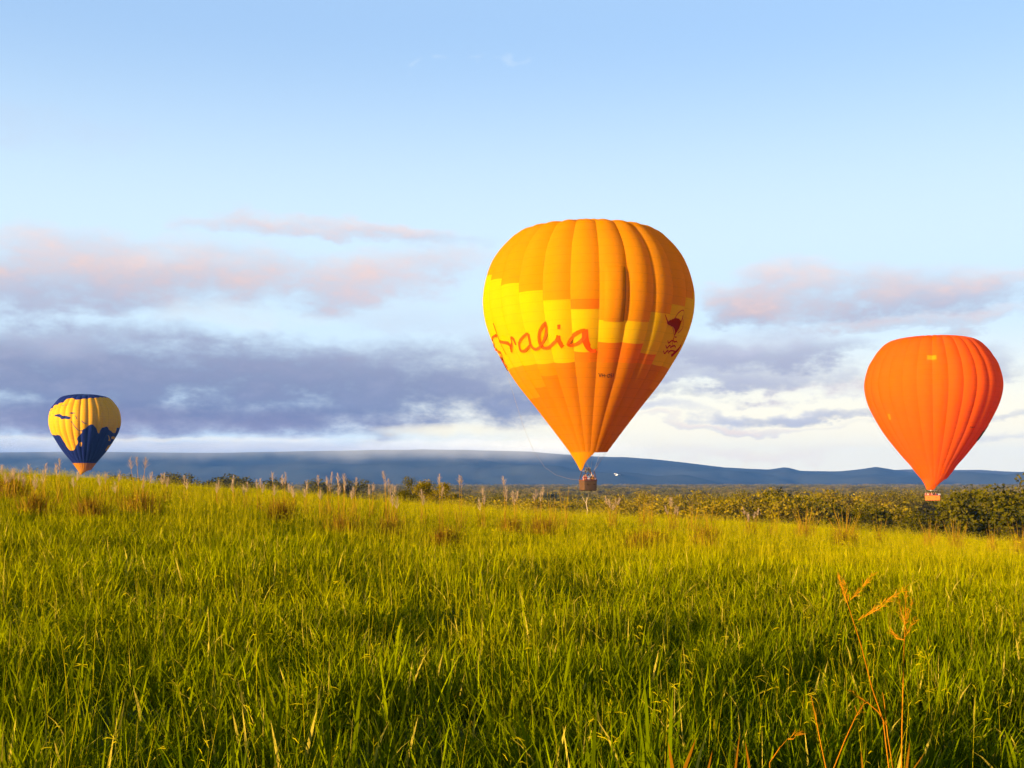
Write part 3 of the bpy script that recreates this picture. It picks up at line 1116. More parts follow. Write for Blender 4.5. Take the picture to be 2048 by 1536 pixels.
class Balloon:
    def __init__(self, cx, depth, prof, ngore, phase, bulge=0.030):
        mid = at(cx, prof[len(prof) // 2][0], depth)
        self.ax, self.ay = mid.x, mid.y
        self.depth, self.ng, self.b = depth, ngore, bulge
        pts = []
        rmax = max(r for y, r in prof)
        for y, r in prof:
            # the near edge of the flat crown stands closer to the viewer than the axis
            if y < 965 and r < rmax * .75 and y < prof[len(prof) // 2][0]:
                f = 1 - float(sstep(.3, .6, r / rmax))
                y = 965 - (965 - y) * (1 - f * max(r, .3 * rmax) / FPX)
            # radius as seen, less the stretch a lens gives to round things off its axis
            r *= (1 - .45 * bulge) * math.cos(math.atan((cx - 1024) / FPX))
            p = at(cx, y, depth)
            t = (p - EYE).dot(CF)
            pts.append((r * t / FPX, p.z))
        # vertical camera tilt moves the axis a touch: keep radii only
        c = catmull(pts, 12)
        c[:, 0] = np.maximum(c[:, 0], 0.02)
        L = np.concatenate([[0], np.cumsum(np.hypot(*np.diff(c, axis=0).T))])
        self.L = L[-1]
        self.cr, self.cz, self.cl = c[:, 0], c[:, 1], L / L[-1]
        self.zs = np.minimum.accumulate(self.cz - np.arange(len(self.cz)) * 1e-6)
        self.phc = math.atan2(-self.ax, self.ay)
        self.phase = self.phc + R(phase)

    def rz_at(self, v):
        return float(np.interp(v, self.cl, self.cr)), float(np.interp(v, self.cl, self.cz))

    def v_of_z(self, z):
        return float(np.interp(-z, -self.zs, self.cl))

    def r_of_z(self, z):
        return float(np.interp(-z, -self.zs, self.cr))

    def pos(self, ph, v, off=0.0):
        r, z = self.rz_at(v)
        r2, z2 = self.rz_at(min(1, v + .01))
        r1, z1 = self.rz_at(max(0, v - .01))
        n = Vector((-(z2 - z1), (r2 - r1)))
        n = n.normalized() if n.length > 1e-6 else Vector((1, 0))
        w = (((ph - self.phase) / (2 * math.pi / self.ng)) % 1.0) * 2 - 1
        fade = min(1, v / .05) * min(1.0, 0.55 + (1 - v) * 1.2)
        bul = r * self.b * ((1 - w * w) - .55) * fade + off
        rr, zz = r + n.x * bul, z + n.y * bul
        return Vector((self.ax + rr * math.sin(ph), self.ay - rr * math.cos(ph), zz))

    def hit(self, x, y):
        d = ray(x, y)
        t0 = (self.ay - self.r_of_z(self.cz[len(self.cz) // 3]) * 1.15) / d.y
        t1 = self.ay * 1.03 / d.y
        best, bt = 9e9, None
        for i in range(500):
            t = t0 + (t1 - t0) * i / 499
            p = EYE + d * t
            r = math.hypot(p.x - self.ax, p.y - self.ay)
            g = r - self.r_of_z(p.z)
            if g < best:
                best, bt = g, p
            if g <= 0:
                bt = p
                break
        return math.atan2(bt.x - self.ax, -(bt.y - self.ay)), self.v_of_z(bt.z)

    def gore_mesh(self, g, v0, v1, mat, cols=8, rows=None, name='gore', land=None):
        gw = 2 * math.pi / self.ng
        rows = rows or max(2, int((v1 - v0) * 72))
        mb = MB()
        P, att = [], []
        for i in range(rows + 1):
            v = v0 + (v1 - v0) * i / rows
            row = []
            for j in range(cols + 1):
                u = j / cols
                u = min(max(u, 1e-4), 1 - 1e-4)
                ph = self.phase + (g + u) * gw
                row.append(self.pos(ph, v))
                if land is not None:
                    att.append(land(ph, v))
            P.append(row)
        mb.quadgrid(P)
        me = mb.mesh(name, mat, True)
        if land is not None:
            a = me.attributes.new('land', 'FLOAT', 'POINT')
            a.data.foreach_set('value', np.asarray(att, np.float32))
        return me

    def ribbon_uv(self, mb, pts, width, off=.05, n=6):
        """pts: (phi, v) path; a printed stroke lying on the cloth"""
        c = catmull(pts, n) if len(pts) > 2 else np.array([np.array(pts[0]) + (np.array(pts[1]) - np.array(pts[0])) * k / 8 for k in range(9)])
        P = [self.pos(p[0], p[1], off) for p in c]
        rows = []
        ctr = Vector((self.ax, self.ay, 0))
        for i, p in enumerate(P):
            t = (P[min(i + 1, len(P) - 1)] - P[max(i - 1, 0)])
            if t.length < 1e-6:
                continue
            t.normalize()
            nrm = Vector((p.x - ctr.x, p.y - ctr.y, 0)).normalized()
            s = nrm.cross(t).normalized()
            w = (width if not hasattr(width, '__len__') else np.interp(i / (len(P) - 1), np.linspace(0, 1, len(width)), width)) / 2
            rows.append((p - s * w, p + s * w))
        mb.quadgrid(rows)

    def stroke(self, mb, pxs, wpx, off=.05):
        sc_ = self.depth / FPX
        self.ribbon_uv(mb, [self.hit(x, y) for x, y in pxs], [w * sc_ for w in wpx] if hasattr(wpx, '__len__') else wpx * sc_, off)

    def fill(self, mb, poly, off=.05, res=.09):
        uv = np.array([self.hit(x, y) for x, y in poly])
        rr = self.r_of_z(self.rz_at(uv[:, 1].mean())[1])
        du, dv = res / rr, res / self.L
        us = np.arange(uv[:, 0].min(), uv[:, 0].max() + du, du)
        vs = np.arange(uv[:, 1].min(), uv[:, 1].max() + dv, dv)
        for u in us:
            for v in vs:
                if inpoly(u, v, uv):
                    mb.quadgrid([[self.pos(u - du * .5, v - dv * .5, off), self.pos(u + du * .5, v - dv * .5, off)], [self.pos(u - du * .5, v + dv * .5, off), self.pos(u + du * .5, v + dv * .5, off)]])


def inpoly(x, y, P):
    c = False
    n = len(P)
    j = n - 1
    for i in range(n):
        if (P[i][1] > y) != (P[j][1] > y) and x < (P[j][0] - P[i][0]) * (y - P[i][1]) / (P[j][1] - P[i][1]) + P[i][0]:
            c = not c
        j = i
    return c


def polydist(x, y, P, closed=True):
    n = len(P)
    best = 1e9
    for i in range(n if closed else n - 1):
        x0, y0 = P[i]
        x1, y1 = P[(i + 1) % n]
        dx, dy = x1 - x0, y1 - y0
        t = max(0, min(1, ((x - x0) * dx + (y - y0) * dy) / (dx * dx + dy * dy + 1e-9)))
        best = min(best, math.hypot(x - x0 - t * dx, y - y0 - t * dy))
    return best


def part(name, me, parent, inv=None):
    o = bpy.data.objects.new(name, me)
    o.parent = parent
    base = parent
    while base.parent is not None:
        base = base.parent
    if parent.parent is None:
        o.matrix_parent_inverse = Matrix.Translation(base.location).inverted()
    COL.objects.link(o)
    return o


M_AMBER = fabric('amber_nylon', (0.74, 0.265, 0.0))
M_YELLOW = fabric('yellow_nylon', (0.80, 0.47, 0.0))
M_TANG = fabric('tangerine_nylon', (0.78, 0.185, 0.0))
M_DEEP = fabric('deep_amber_nylon', (0.66, 0.195, 0.0))
M_ORANGE = fabric('orange_nylon', (0.86, 0.124, 0.0))
M_GLOBE = fabric('globe_nylon', (0.010, 0.018, 0.12), col2=(0.80, 0.36, 0.0), trans=0.25, spec=.04, rough=.5)
M_GYEL = fabric('globe_yellow_nylon', (0.70, 0.25, 0.0))
M_PRINT = plain('red_orange_print', (0.66, 0.060, 0.0), .6, spec=0.0)
M_DARKPR = plain('dark_red_print', (0.50, 0.016, 0.0), .6, spec=0.0)
M_BLKPR = plain('brown_black_print', (0.06, 0.022, 0.01), .6)
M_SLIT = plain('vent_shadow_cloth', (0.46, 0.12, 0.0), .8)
M_GREENPR = plain('green_print', (0.05, 0.08, 0.01), .6)
M_LIGHTSPOT = plain('pale_yellow_light_spot', (0.86, 0.20, 0.0), .6)  # paler colour painting in the light spots on the orange cloth
M_STEEL = plain('steel', (0.45, 0.42, 0.38), .35, 0.8)
M_PAD = plain('black_leather', (0.06, 0.03, 0.02), .6)
M_RIM = plain('suede_rim', (0.20, 0.06, 0.03), .8)
M_CABLE = plain('cable', (0.25, 0.22, 0.2), .5, .4)


def wicker(name, c0, c1):
    m, nt, b, out = mat_new(name)
    tc = nt.nodes.new('ShaderNodeTexCoord')
    wv = nt.nodes.new('ShaderNodeTexWave')
    wv.bands_direction = 'Z'
    wv.inputs['Scale'].default_value = 9.0
    wv.inputs['Distortion'].default_value = 1.5
    nt.links.new(tc.outputs['Object'], wv.inputs['Vector'])
    n = nnoise(nt, tc.outputs['Object'], 5, 4)
    f = (NX(nt, wv.outputs['Fac']) * .5 + n * .5)
    nt.links.new(nmix(nt, f, c0, c1), b.inputs['Base Color'])
    bp = nt.nodes.new('ShaderNodeBump')
    bp.inputs['Strength'].default_value = .6
    bp.inputs['Distance'].default_value = .03
    nt.links.new(wv.outputs['Fac'], bp.inputs['Height'])
    nt.links.new(bp.outputs[0], b.inputs['Normal'])
    b.inputs['Roughness'].default_value = .75
    return m


M_WICKER = wicker('wicker', (0.04, 0.015, 0.002), (0.15, 0.056, 0.004))
M_OWICK = wicker('orange_basket_cover', (0.52, 0.11, 0.0), (0.62, 0.15, 0.0))


def basket(root, c, lx, ly, h, rz, mat, frame_h, mouth_pts, trap=1.06):
    """c = centre of the basket floor; returns the burner frame corners"""
    rot = Matrix.Rotation(rz, 3, 'Z')
    c = Vector(c)

    def W(x, y, z): return c + rot @ Vector((x, y, z))
    mb = MB()
    hx, hy = lx / 2, ly / 2
    # walls with thickness and slightly rounded corners
    def ring(k, z, inset=0.0):
        pts = []
        for sx, sy, a0 in ((1, 1, 0), (-1, 1, 90), (-1, -1, 180), (1, -1, 270)):
            for q in range(4):
                a = R(a0 + q * 30)
                rr = 0.16
                pts.append(W(sx * (hx * k - rr - inset) + rr * math.cos(a), sy * (hy * k - rr - inset) + rr * math.sin(a), z))
        pts.append(pts[0])
        return pts
    mb.quadgrid([ring(1, 0.10), ring(1.01, h * .5), ring(trap, h), ring(trap, h + .02, .03), ring(trap, h - .02, .10), ring(1, .16, .08)])
    fl = ring(1, .14, .05)[:-1]
    b = len(mb.v)
    mb.v += [tuple(p) for p in fl]
    mb.f.append(tuple(range(b, b + len(fl))))
    mb.mi.append(0)
    bk = mb.build('basket', mat, root, True)
    r = MB()
    r.tube(ring(trap, h + .03, .02), .055, 6, cap=False)
    part('rim', r.mesh('rim', M_RIM, True), bk)
    for s in (-.32, 0, .32):
        k = MB()
        k.box(W(0, s * ly * 1.1, .05), (lx * .98, .09, .10), rot)
        part('skid', k.mesh('skid', M_PAD), bk)
    # foot holes
    for sx in (-.25, .25):
        k = MB()
        k.box(W(sx * lx, -hy * 1.02, h * .62), (.22, .05, .12), rot)
        part('step_hole', k.mesh('step_hole', M_PAD), bk)
    fx, fy = hx * .66, hy * .62
    for sx, sy in ((-1, -1), (1, -1), (1, 1), (-1, 1)):
        u = MB()
        u.tube([W(sx * hx * .98, sy * hy * .96, h - .1), W(sx * (hx * .5 + fx * .5), sy * (hy * .5 + fy * .5), h + (frame_h - h) * .5), W(sx * fx, sy * fy, frame_h)], .055, 7)
        u.build('upright', M_PAD, root, True)
    fr = MB()
    cs = [W(sx * fx, sy * fy, frame_h) for sx, sy in ((-1, -1), (1, -1), (1, 1), (-1, 1))]
    for i in range(4):
        fr.tube([cs[i], cs[(i + 1) % 4]], .05, 6)
    fr.tube([(cs[0] + cs[3]) / 2, (cs[1] + cs[2]) / 2], .04, 6)
    fr.build('burner_frame', M_STEEL, root, True)
    for sx in (-.3, .3):
        b2 = MB()
        p = W(sx * fx * 1.2, 0, frame_h)
        b2.tube([p + Vector((0, 0, -.25)), p + Vector((0, 0, .05)), p + Vector((0, 0, .1)), p + Vector((0, 0, .45)), p + Vector((0, 0, .5))], [.1, .12, .2, .22, .18], 10)
        b2.build('burner', M_STEEL, root, True)
    for i, mp in enumerate(mouth_pts):
        cb = MB()
        a = min(cs, key=lambda q: (q - mp).length)
        cb.tube([a, mp], .016, 4)
        cb.build('cable', M_CABLE, root)
    return W, cs


def scoop(B, root, ph0, ph1, apex0, apex1, mat, n=18, curve=.25, vm=1.0):
    """triangular cloth skirt from the mouth to the burner frame"""
    rows = []
    m = 12
    for i in range(m + 1):
        s = i / m
        row = []
        for j in range(n + 1):
            u = j / n
            ph = ph0 + (ph1 - ph0) * u
            top = B.pos(ph, vm)
            bot = Vector(apex0).lerp(Vector(apex1), u)
            # edges curve in towards the middle as they descend
            mid = B.pos((ph0 + ph1) / 2 + (ph - (ph0 + ph1) / 2) * (1 - .9 * s), vm)
            p = top.lerp(bot, s)
            q = mid.lerp(bot, s)
            k = curve * math.sin(math.pi * s)
            p = p.lerp(q, k)
            row.append(p)
        rows.append(row)
    mb = MB()
    mb.quadgrid(rows)
    return mb.build('scoop', mat, root, True)


# ---- the large amber and yellow balloon
PB = [(431, 0), (432, 32), (436, 56), (447, 88), (469.5, 138), (492, 166), (515, 185.5), (539, 198.7), (574, 209), (604.5, 212), (644, 206.5), (691, 189), (738, 162), (770, 141),
      (817, 104), (864, 68), (904, 38)]


def z_at(B, y):
    """height of the cloth seen at photograph row y on the camera side"""
    v0, v1 = 0.0, 1.0
    return at(B.cxp, y, B.depth - B.r_of_z(at(B.cxp, y, B.depth).z)).z


def build_main():
    B = Balloon(1176, 160, PB, 24, 5.9 - 15)
    B.cxp = 1176
    vy = lambda y: B.v_of_z(z_at(B, y))
    root = empty('hot_air_balloon', (B.ax, B.ay, at(1176, 982, 160).z))
    tag(root, 'large amber and yellow balloon with handwritten lettering and wicker basket', 'balloon', 'hot air balloons')
    y0 = 723
    # rows where the cloth colour changes, per gore (0 = the one facing the camera)
    A, Yl, T, Dp = M_AMBER, M_YELLOW, M_TANG, M_DEEP
    spec = {0: [(597, A), (617, T), (702, Yl), (y0, T)], 1: [(639, A), (683, Yl), (y0, T)], 2: [(639, A), (683, Yl), (y0, T)], 3: [(618, A), (702, Yl), (y0, T)],
            4: [(597, A), (y0, Yl)], 5: [(576, A), (y0, Yl)], 6: [(556, A), (y0, Yl)], 7: [(540, A), (y0, Yl)],
            -1: [(597, A), (y0, Yl)], -2: [(576, A), (y0, Yl)], -3: [(556, A), (y0, Yl)], -4: [(540, A), (y0, Yl)], -5: [(524, A), (y0, Yl)], -6: [(508, A), (y0, Yl)]}
    low = {-2: 748, -3: 770, -4: 790, -5: 790, -6: 790, 5: 770, 6: 790}
    for g in range(24):
        gg = g if g <= 12 else g - 24
        rows = spec.get(gg, [(597, A), (y0, Yl)])
        ge = empty('gore', (0, 0, 0), parent=root)
        ge.matrix_parent_inverse = Matrix.Translation(root.location).inverted()
        v = 0.0
        allr = rows + ([(low[gg], A)] if gg in low else [])
        for y, mt in allr:
            v1 = vy(y)
            part('panel', B.gore_mesh(gg, v, v1, mt, name='panel'), ge)
            v = v1
        part('panel', B.gore_mesh(gg, v, 1.0, Dp, name='panel'), ge)
    # rotation vent on the gore right of centre
    gw = 2 * math.pi / 24
    va, vb = vy(534), vy(641)
    P = []
    c0 = B.phase + gw * 1.16
    c1 = B.phase + gw * 1.86
    rows = 20
    for i in range(rows + 1):
        v = va + (vb - va) * i / rows
        e = math.sin(math.pi * min(1, max(0, i / rows))) ** .3 if 0 < i < rows else 0
        row = []
        for j in range(11):
            u = j / 10
            row.append(B.pos(c0 + (c1 - c0) * u, v, .05 + .14 * e * (1 - (2 * u - 1) ** 4) + .10 * u * e))
        P.append(row)
    mb = MB()
    mb.quadgrid(P)
    mb.build('turning_vent', M_AMBER, root, True)
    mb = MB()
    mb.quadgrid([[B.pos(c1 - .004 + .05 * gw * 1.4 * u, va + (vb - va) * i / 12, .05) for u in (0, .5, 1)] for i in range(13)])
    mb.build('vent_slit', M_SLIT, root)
    # the lettering
    q = lambda pts: [(960 + x / 7.314, 620 + y / 7.314) for x, y in pts]
    L = MB()
    for pts, w in (([(240, 395), (222, 372), (198, 395), (192, 440), (205, 505), (235, 565), (285, 592), (322, 630), (337, 690), (332, 745)], 4.2),
                   ([(205, 190), (240, 290), (290, 440), (340, 570), (380, 655)], 2.4),
                   ([(285, 440), (330, 452), (390, 468), (430, 505), (452, 560), (464, 612)], 4.6),
                   ([(445, 565), (450, 480), (458, 415), (478, 395), (508, 425), (540, 505)], [4.6, 4.6, 3]),
                   ([(715, 345), (680, 348), (630, 380), (592, 445), (588, 515), (605, 570), (632, 588), (670, 570), (710, 520), (732, 470)], [5, 4.2, 3, 5, 3]),
                   ([(710, 345), (725, 420), (742, 490), (780, 540), (820, 558), (860, 545), (900, 508)], [4, 4, 5, 3]),
                   ([(900, 508), (938, 410), (957, 300), (952, 220), (933, 198), (905, 235), (877, 310), (870, 400), (888, 480), (920, 528), (960, 545), (1020, 528), (1080, 480), (1130, 425), (1152, 365)],
                    [3, 4.6, 5.2, 3.4, 4.2, 5, 4, 4]),
                   ([(1152, 365), (1160, 430), (1190, 490), (1225, 530)], [5, 5, 6]), ([(1138, 226), (1160, 224), (1182, 226)], 8.0),
                   ([(1540, 280), (1480, 295), (1390, 355), (1312, 430), (1292, 490), (1322, 515), (1390, 500), (1470, 450), (1530, 380), (1552, 290)], [5, 4.6, 4.4, 5, 3.6]),
                   ([(1535, 275), (1538, 380), (1552, 460), (1592, 540), (1645, 580), (1700, 580)], [7, 8, 7, 6])):
        B.stroke(L, q(pts), [k * 1.6 for k in w] if hasattr(w, '__len__') else w * 1.6)
    vs = vy(690)
    for pts in ([(-96, .0), (-98, .03), (-95, .045), (-91, .035), (-88, 0), (-87, .03), (-85, .045)], [(-124, .055), (-118, -.02), (-113, -.06), (-110, 0), (-106, .055)], [(-120, .012), (-109, .010)]):
        B.ribbon_uv(L, [(B.phc + R(a), vs + b) for a, b in pts], .34)
    o = L.build('lettering', M_PRINT, root)
    o['label'] = 'red orange handwriting ending in ralia on the yellow cloth'
    # registration
    q = lambda pts: [(940 + x / 4.267, 410 + y / 4.267) for x, y in pts]
    L = MB()
    for pts in ([(1098, 1433), (1109, 1463), (1119, 1434)], [(1126, 1435), (1127, 1464)], [(1144, 1436), (1145, 1465)], [(1127, 1450), (1144, 1451)], [(1150, 1452), (1163, 1453)],
                [(1180, 1438), (1171, 1447), (1172, 1460), (1181, 1467), (1191, 1460), (1191, 1446), (1180, 1438)],
                [(1212, 1440), (1202, 1438), (1199, 1447), (1207, 1453), (1212, 1460), (1206, 1466), (1198, 1464)], [(1223, 1436), (1224, 1464)]):
        B.stroke(L, q(pts), 1.35)
    o = L.build('registration', M_BLKPR, root)
    o['label'] = 'small dark registration letters VH-OSI'
    # kangaroo emblem
    q = lambda pts: [(1280 + x / 12.8, 600 + y / 12.8) for x, y in pts]
    L = MB()
    B.fill(L, q([(700, 560), (760, 545), (820, 490), (880, 450), (940, 455), (990, 500), (1028, 545), (1018, 610), (985, 680), (950, 740), (915, 800), (880, 850), (855, 895), (838, 880), (855, 830),
                 (852, 760), (830, 690), (790, 670), (740, 640), (705, 605)]))
    for pts, w in (([(605, 365), (650, 460), (690, 535), (720, 600)], [1.2, 2.2, 3.4]), ([(880, 450), (940, 340), (1010, 270), (1070, 255), (1105, 300), (1125, 450), (1115, 600), (1070, 750), (990, 870)], 1.2),
                   ([(1025, 550), (1055, 480), (1075, 390)], 1.6), ([(815, 690), (825, 800), (842, 885)], 1.3), ([(985, 660), (975, 740), (960, 800)], 1.2), ([(842, 885), (830, 960), (805, 1040), (795, 1130), (790, 1190)], 2.0),
                   ([(850, 920), (890, 945), (930, 935)], 1.4), ([(690, 1030), (700, 1090), (740, 1055), (770, 1030), (820, 1030), (850, 1068), (880, 1050), (910, 1085), (940, 1060), (945, 1100)], 1.7),
                   ([(640, 1150), (660, 1215), (700, 1170), (740, 1145), (750, 1205), (800, 1170), (850, 1195), (890, 1175), (900, 1220)], 1.8),
                   ([(580, 1290), (600, 1355), (650, 1300), (690, 1280), (695, 1340), (740, 1295), (760, 1320), (830, 1300), (870, 1300)], 1.8),
                   ([(785, 1425), (860, 1335), (940, 1245), (1030, 1140)], [4.2, 3.6, 3.2]), ([(1030, 1140), (1100, 1000), (1165, 855)], [1.8, 1.2])):
        B.stroke(L, q(pts), [k * 1.6 for k in w] if hasattr(w, '__len__') else w * 1.6)
    o = L.build('emblem', M_DARKPR, root)
    o['label'] = 'dark red leaping kangaroo emblem above wavy lines'
    # scoop, basket
    D_ = 160
    bz = at(1176, 981.5, D_).z
    W0 = at(1176, 981, D_)
    mouth = [B.pos(B.phc + R(a), 1.0) for a in (-160, -110, -60, -10, 40, 80, 120, 165)]
    W, cs = basket(root, (W0.x, W0.y, bz), 1.98, 1.38, 1.38, R(28), M_WICKER, 2.62, mouth)
    ap = at(1162, 941, D_ - 1.0)
    scoop(B, root, B.phc + R(-112), B.phc + R(22), ap + Vector((-.12, 0, 0)), ap + Vector((.10, 0, 0)), M_AMBER, curve=.45)
    # crown line hanging down on the left
    cl = MB()
    cl.tube([at(x, y, D_ - 2) for x, y in ((1012, 740), (1030, 800), (1050, 862), (1068, 903), (1090, 935), (1112, 950), (1140, 958), (1160, 960))], .014, 5)
    cl.build('crown_line', M_CABLE, root)
    # a burner flame glint is not visible: burners are off
    return B, W


def build_globe():
    PG = [(787.5, 0), (787.7, 14), (789, 28), (796, 49), (809, 62), (822, 70), (843, 73), (861, 69), (874, 62.5), (900, 46), (925, 25), (940.5, 13.5)]
    B = Balloon(170, 500, PG, 28, -8, bulge=.034)
    B.cxp = 170
    root = empty('hot_air_balloon', (B.ax, B.ay, at(170, 966, 500).z))
    tag(root, 'distant blue balloon printed with yellow continents', 'balloon', 'hot air balloons')
    land_px = [[(255, 500), (228, 600), (243, 690), (275, 740), (310, 770), (380, 765), (400, 790), (430, 850), (460, 900), (480, 945), (510, 975), (535, 1000), (560, 1008), (590, 1003), (615, 985),
                (630, 930), (655, 905), (665, 870), (645, 830), (660, 795), (700, 760), (735, 705), (690, 710), (655, 695), (680, 698), (720, 690), (770, 665), (810, 635), (850, 605), (890, 605), (920, 640),
                (945, 665), (960, 730), (980, 745), (1000, 690), (1030, 660), (1060, 650), (1090, 635), (1120, 650), (1140, 690), (1165, 735), (1190, 725), (1200, 690), (1200, 655), (1240, 645), (1270, 610),
                (1280, 570), (1275, 520), (1300, 470), (1308, 440), (1285, 380), (1230, 290), (1170, 232), (1120, 208), (1000, 203), (920, 215), (850, 215), (800, 225), (700, 230), (680, 240), (640, 245),
                (600, 225), (540, 215), (490, 235), (440, 260), (400, 285), (340, 320), (320, 350), (290, 370), (265, 420)],
               [(685, 888), (725, 884), (715, 945), (690, 945)], [(1165, 800), (1190, 785), (1225, 800), (1205, 832), (1170, 825)], [(1110, 765), (1125, 770), (1155, 850), (1140, 855)],
               [(1195, 895), (1140, 925), (1105, 955), (1085, 990), (1085, 1012), (1130, 992), (1170, 945), (1200, 905)], [(690, 862), (790, 864), (790, 872), (690, 872)], [(1125, 852), (1165, 858), (1163, 868), (1125, 862)]]
    sea_px = [[(330, 468), (385, 440), (440, 475), (480, 470), (560, 495), (575, 510), (540, 530), (470, 520), (420, 530), (390, 500)], [(525, 440), (580, 418), (645, 437), (590, 443)]]
    lines = [([(570, 560), (615, 630), (660, 690)], 7), ([(712, 550), (760, 585), (810, 600)], 7), ([(400, 330), (470, 310), (550, 280)], 7), ([(290, 400), (330, 370), (380, 335)], 6), ([(270, 470), (320, 440), (380, 450)], 5), ([(620, 470), (650, 500), (655, 530)], 6)]
    def cv(pts):
        out = []
        for x, y in pts:
            if y < 260:
                y -= 14
            ph, v = B.hit(70 + x / 7.68, 770 + y / 7.68)
            d_ = ph - B.phc
            if abs(d_) > .8 and y < 760:
                d_ += math.copysign((abs(d_) - .8) * 1.2, d_)  # land carried round the rim; its gold also paints in the grazing sheen
            out.append((B.phc + d_, v))
        return out
    Rm, Lm = B.cr.max(), B.L
    kx, ky = 560.0, 560.0 * Lm / Rm
    sc_ = lambda pts: [(u * kx, v * ky) for u, v in pts]
    land = [np.array(sc_(cv(p))) for p in land_px]
    sea = [np.array(sc_(cv(p))) for p in sea_px]
    lns = [(np.array(sc_(cv(p))), w) for p, w in lines]

    def landf(ph, v):
        ph = (ph + math.pi) % (2 * math.pi) - math.pi
        x, y = ph * kx, v * ky
        d = -60.0
        if abs(((ph - B.phc + math.pi) % (2 * math.pi)) - math.pi) < 1.75:
            for P in land:
                if P[:, 0].min() - 40 < x < P[:, 0].max() + 40 and P[:, 1].min() - 40 < y < P[:, 1].max() + 40:
                    e = polydist(x, y, P) * (1 if inpoly(x, y, P) else -1)
                    d = max(d, e)
            if d > -5:
                for P in sea:
                    e = polydist(x, y, P) * (1 if inpoly(x, y, P) else -1)
                    d = min(d, -e)
                for P, w in lns:
                    d = min(d, polydist(x, y, P, False) - w)
        return d
    vl = B.v_of_z(z_at(B, 926))
    for g in range(28):
        ge = empty('gore', (0, 0, 0), parent=root)
        ge.matrix_parent_inverse = Matrix.Translation(root.location).inverted()
        mid = ((B.phase + (g + .5) * 2 * math.pi / 28 - B.phc + math.pi) % (2 * math.pi)) - math.pi
        front = abs(mid) < 1.9
        part('panel', B.gore_mesh(g, 0, vl, M_GLOBE, cols=8 if front else 4, rows=90 if front else 30, name='panel', land=landf), ge)
        part('panel', B.gore_mesh(g, vl, 1, M_GYEL, cols=4, name='panel'), ge)
    mouth = [B.pos(B.phc + R(a), 1.0) for a in (-135, -45, 45, 135)]
    b = at(164, 966, 500)
    basket(root, (b.x, b.y, b.z), 3.0, 1.7, 1.35, R(15), M_WICKER, 2.7, mouth)
    ap = at(160.5, 950, 499)
    scoop(B, root, B.phc + R(-115), B.phc + R(40), ap + Vector((-.2, 0, 0)), ap + Vector((.3, 0, 0)), M_GYEL, curve=.35)


def build_orange():
    PO = [(670.5, 0), (670.7, 30), (672, 58), (684, 90), (701, 110), (718, 122), (735, 131.5), (769, 139.5), (803, 133.8), (837, 118), (871, 97), (910, 66), (930, 48), (944.7, 37), (958.7, 25)]
    D_ = 275
    B = Balloon(1865, D_, PO, 28, 0, bulge=.020)
    B.cxp = 1865
    bz = at(1865, 1001.5, D_).z
    root = empty('hot_air_balloon', (B.ax, B.ay, bz))
    tag(root, 'plain bright orange balloon with an orange rectangular basket', 'balloon', 'hot air balloons')
    for g in range(28):
        part('gore', B.gore_mesh(g, 0, 1, M_ORANGE, cols=10, rows=64), root)
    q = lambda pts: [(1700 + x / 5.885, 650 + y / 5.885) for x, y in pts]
    for nm, poly, mt, lb in (('patch', [(905, 358), (1015, 358), (1015, 408), (905, 408)], M_LIGHTSPOT, 'pale yellow painted light patch near the top'), ('patch', [(448, 1040), (478, 1045), (492, 1105), (465, 1115)], M_LIGHTSPOT, 'small pale painted light patch low on the left'),
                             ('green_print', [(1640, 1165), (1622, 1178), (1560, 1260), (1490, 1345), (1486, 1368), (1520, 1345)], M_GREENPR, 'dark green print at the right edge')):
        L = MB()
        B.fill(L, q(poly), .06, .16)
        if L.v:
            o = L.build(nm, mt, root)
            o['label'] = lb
    L = MB()
    for x in (1412, 1426, 1440, 1454, 1466):
        B.stroke(L, q([(x, 1192), (x + 2, 1208)]), 1.0)
    B.stroke(L, q([(1424, 1200), (1440, 1201)]), .8)
    L.build('registration', M_BLKPR, root)
    mouth = [B.pos(B.phc + R(a), 1.0) for a in (-160, -110, -50, 0, 50, 110, 160)]
    c = at(1865.5, 1001.5, D_)
    W, cs = basket(root, (c.x, c.y, bz), 3.25, 1.75, 1.2, R(-20), M_OWICK, 2.35, mouth)
    a0, a1 = at(1853, 979, D_ - .8), at(1868, 979, D_ - .8)
    sc_ = scoop(B, root, B.phc + R(-118), B.phc + R(62), a0, a1, M_ORANGE, curve=.3)
    L = MB()
    for (x, y, w) in ((1859.3, 965.6, 2.2), (1852.5, 966.5, 1.5), (1862.5, 970.5, 2.2), (1865, 962, 2.2)):
        p = at(x, y, D_ - 2.9)
        L.box(p, (w * D_ / FPX, .04, w * 1.2 * D_ / FPX))
    return B, W, c


# ------------------------------------------------------------------ people
M_SKIN = plain('skin', (0.50, 0.25, 0.15), .55)
M_HAIRD = plain('dark_hair', (0.03, 0.02, 0.012), .6)
M_HAIRB = plain('fair_hair', (0.35, 0.20, 0.08), .6)
M_TROU = plain('dark_trousers', (0.03, 0.035, 0.06), .8)
SHIRTS = {'white': plain('white_shirt', (0.75, 0.74, 0.72), .8), 'pink': plain('pink_shirt', (0.62, 0.22, 0.16), .8), 'orange': plain('orange_shirt', (0.70, 0.28, 0.03), .8),
          'navy': plain('navy_jacket', (0.02, 0.025, 0.08), .7), 'dark red': plain('dark_red_jacket', (0.28, 0.04, 0.03), .8), 'black': plain('black_jacket', (0.02, 0.02, 0.022), .8),
          'cream': plain('cream_shirt', (0.68, 0.55, 0.40), .8)}


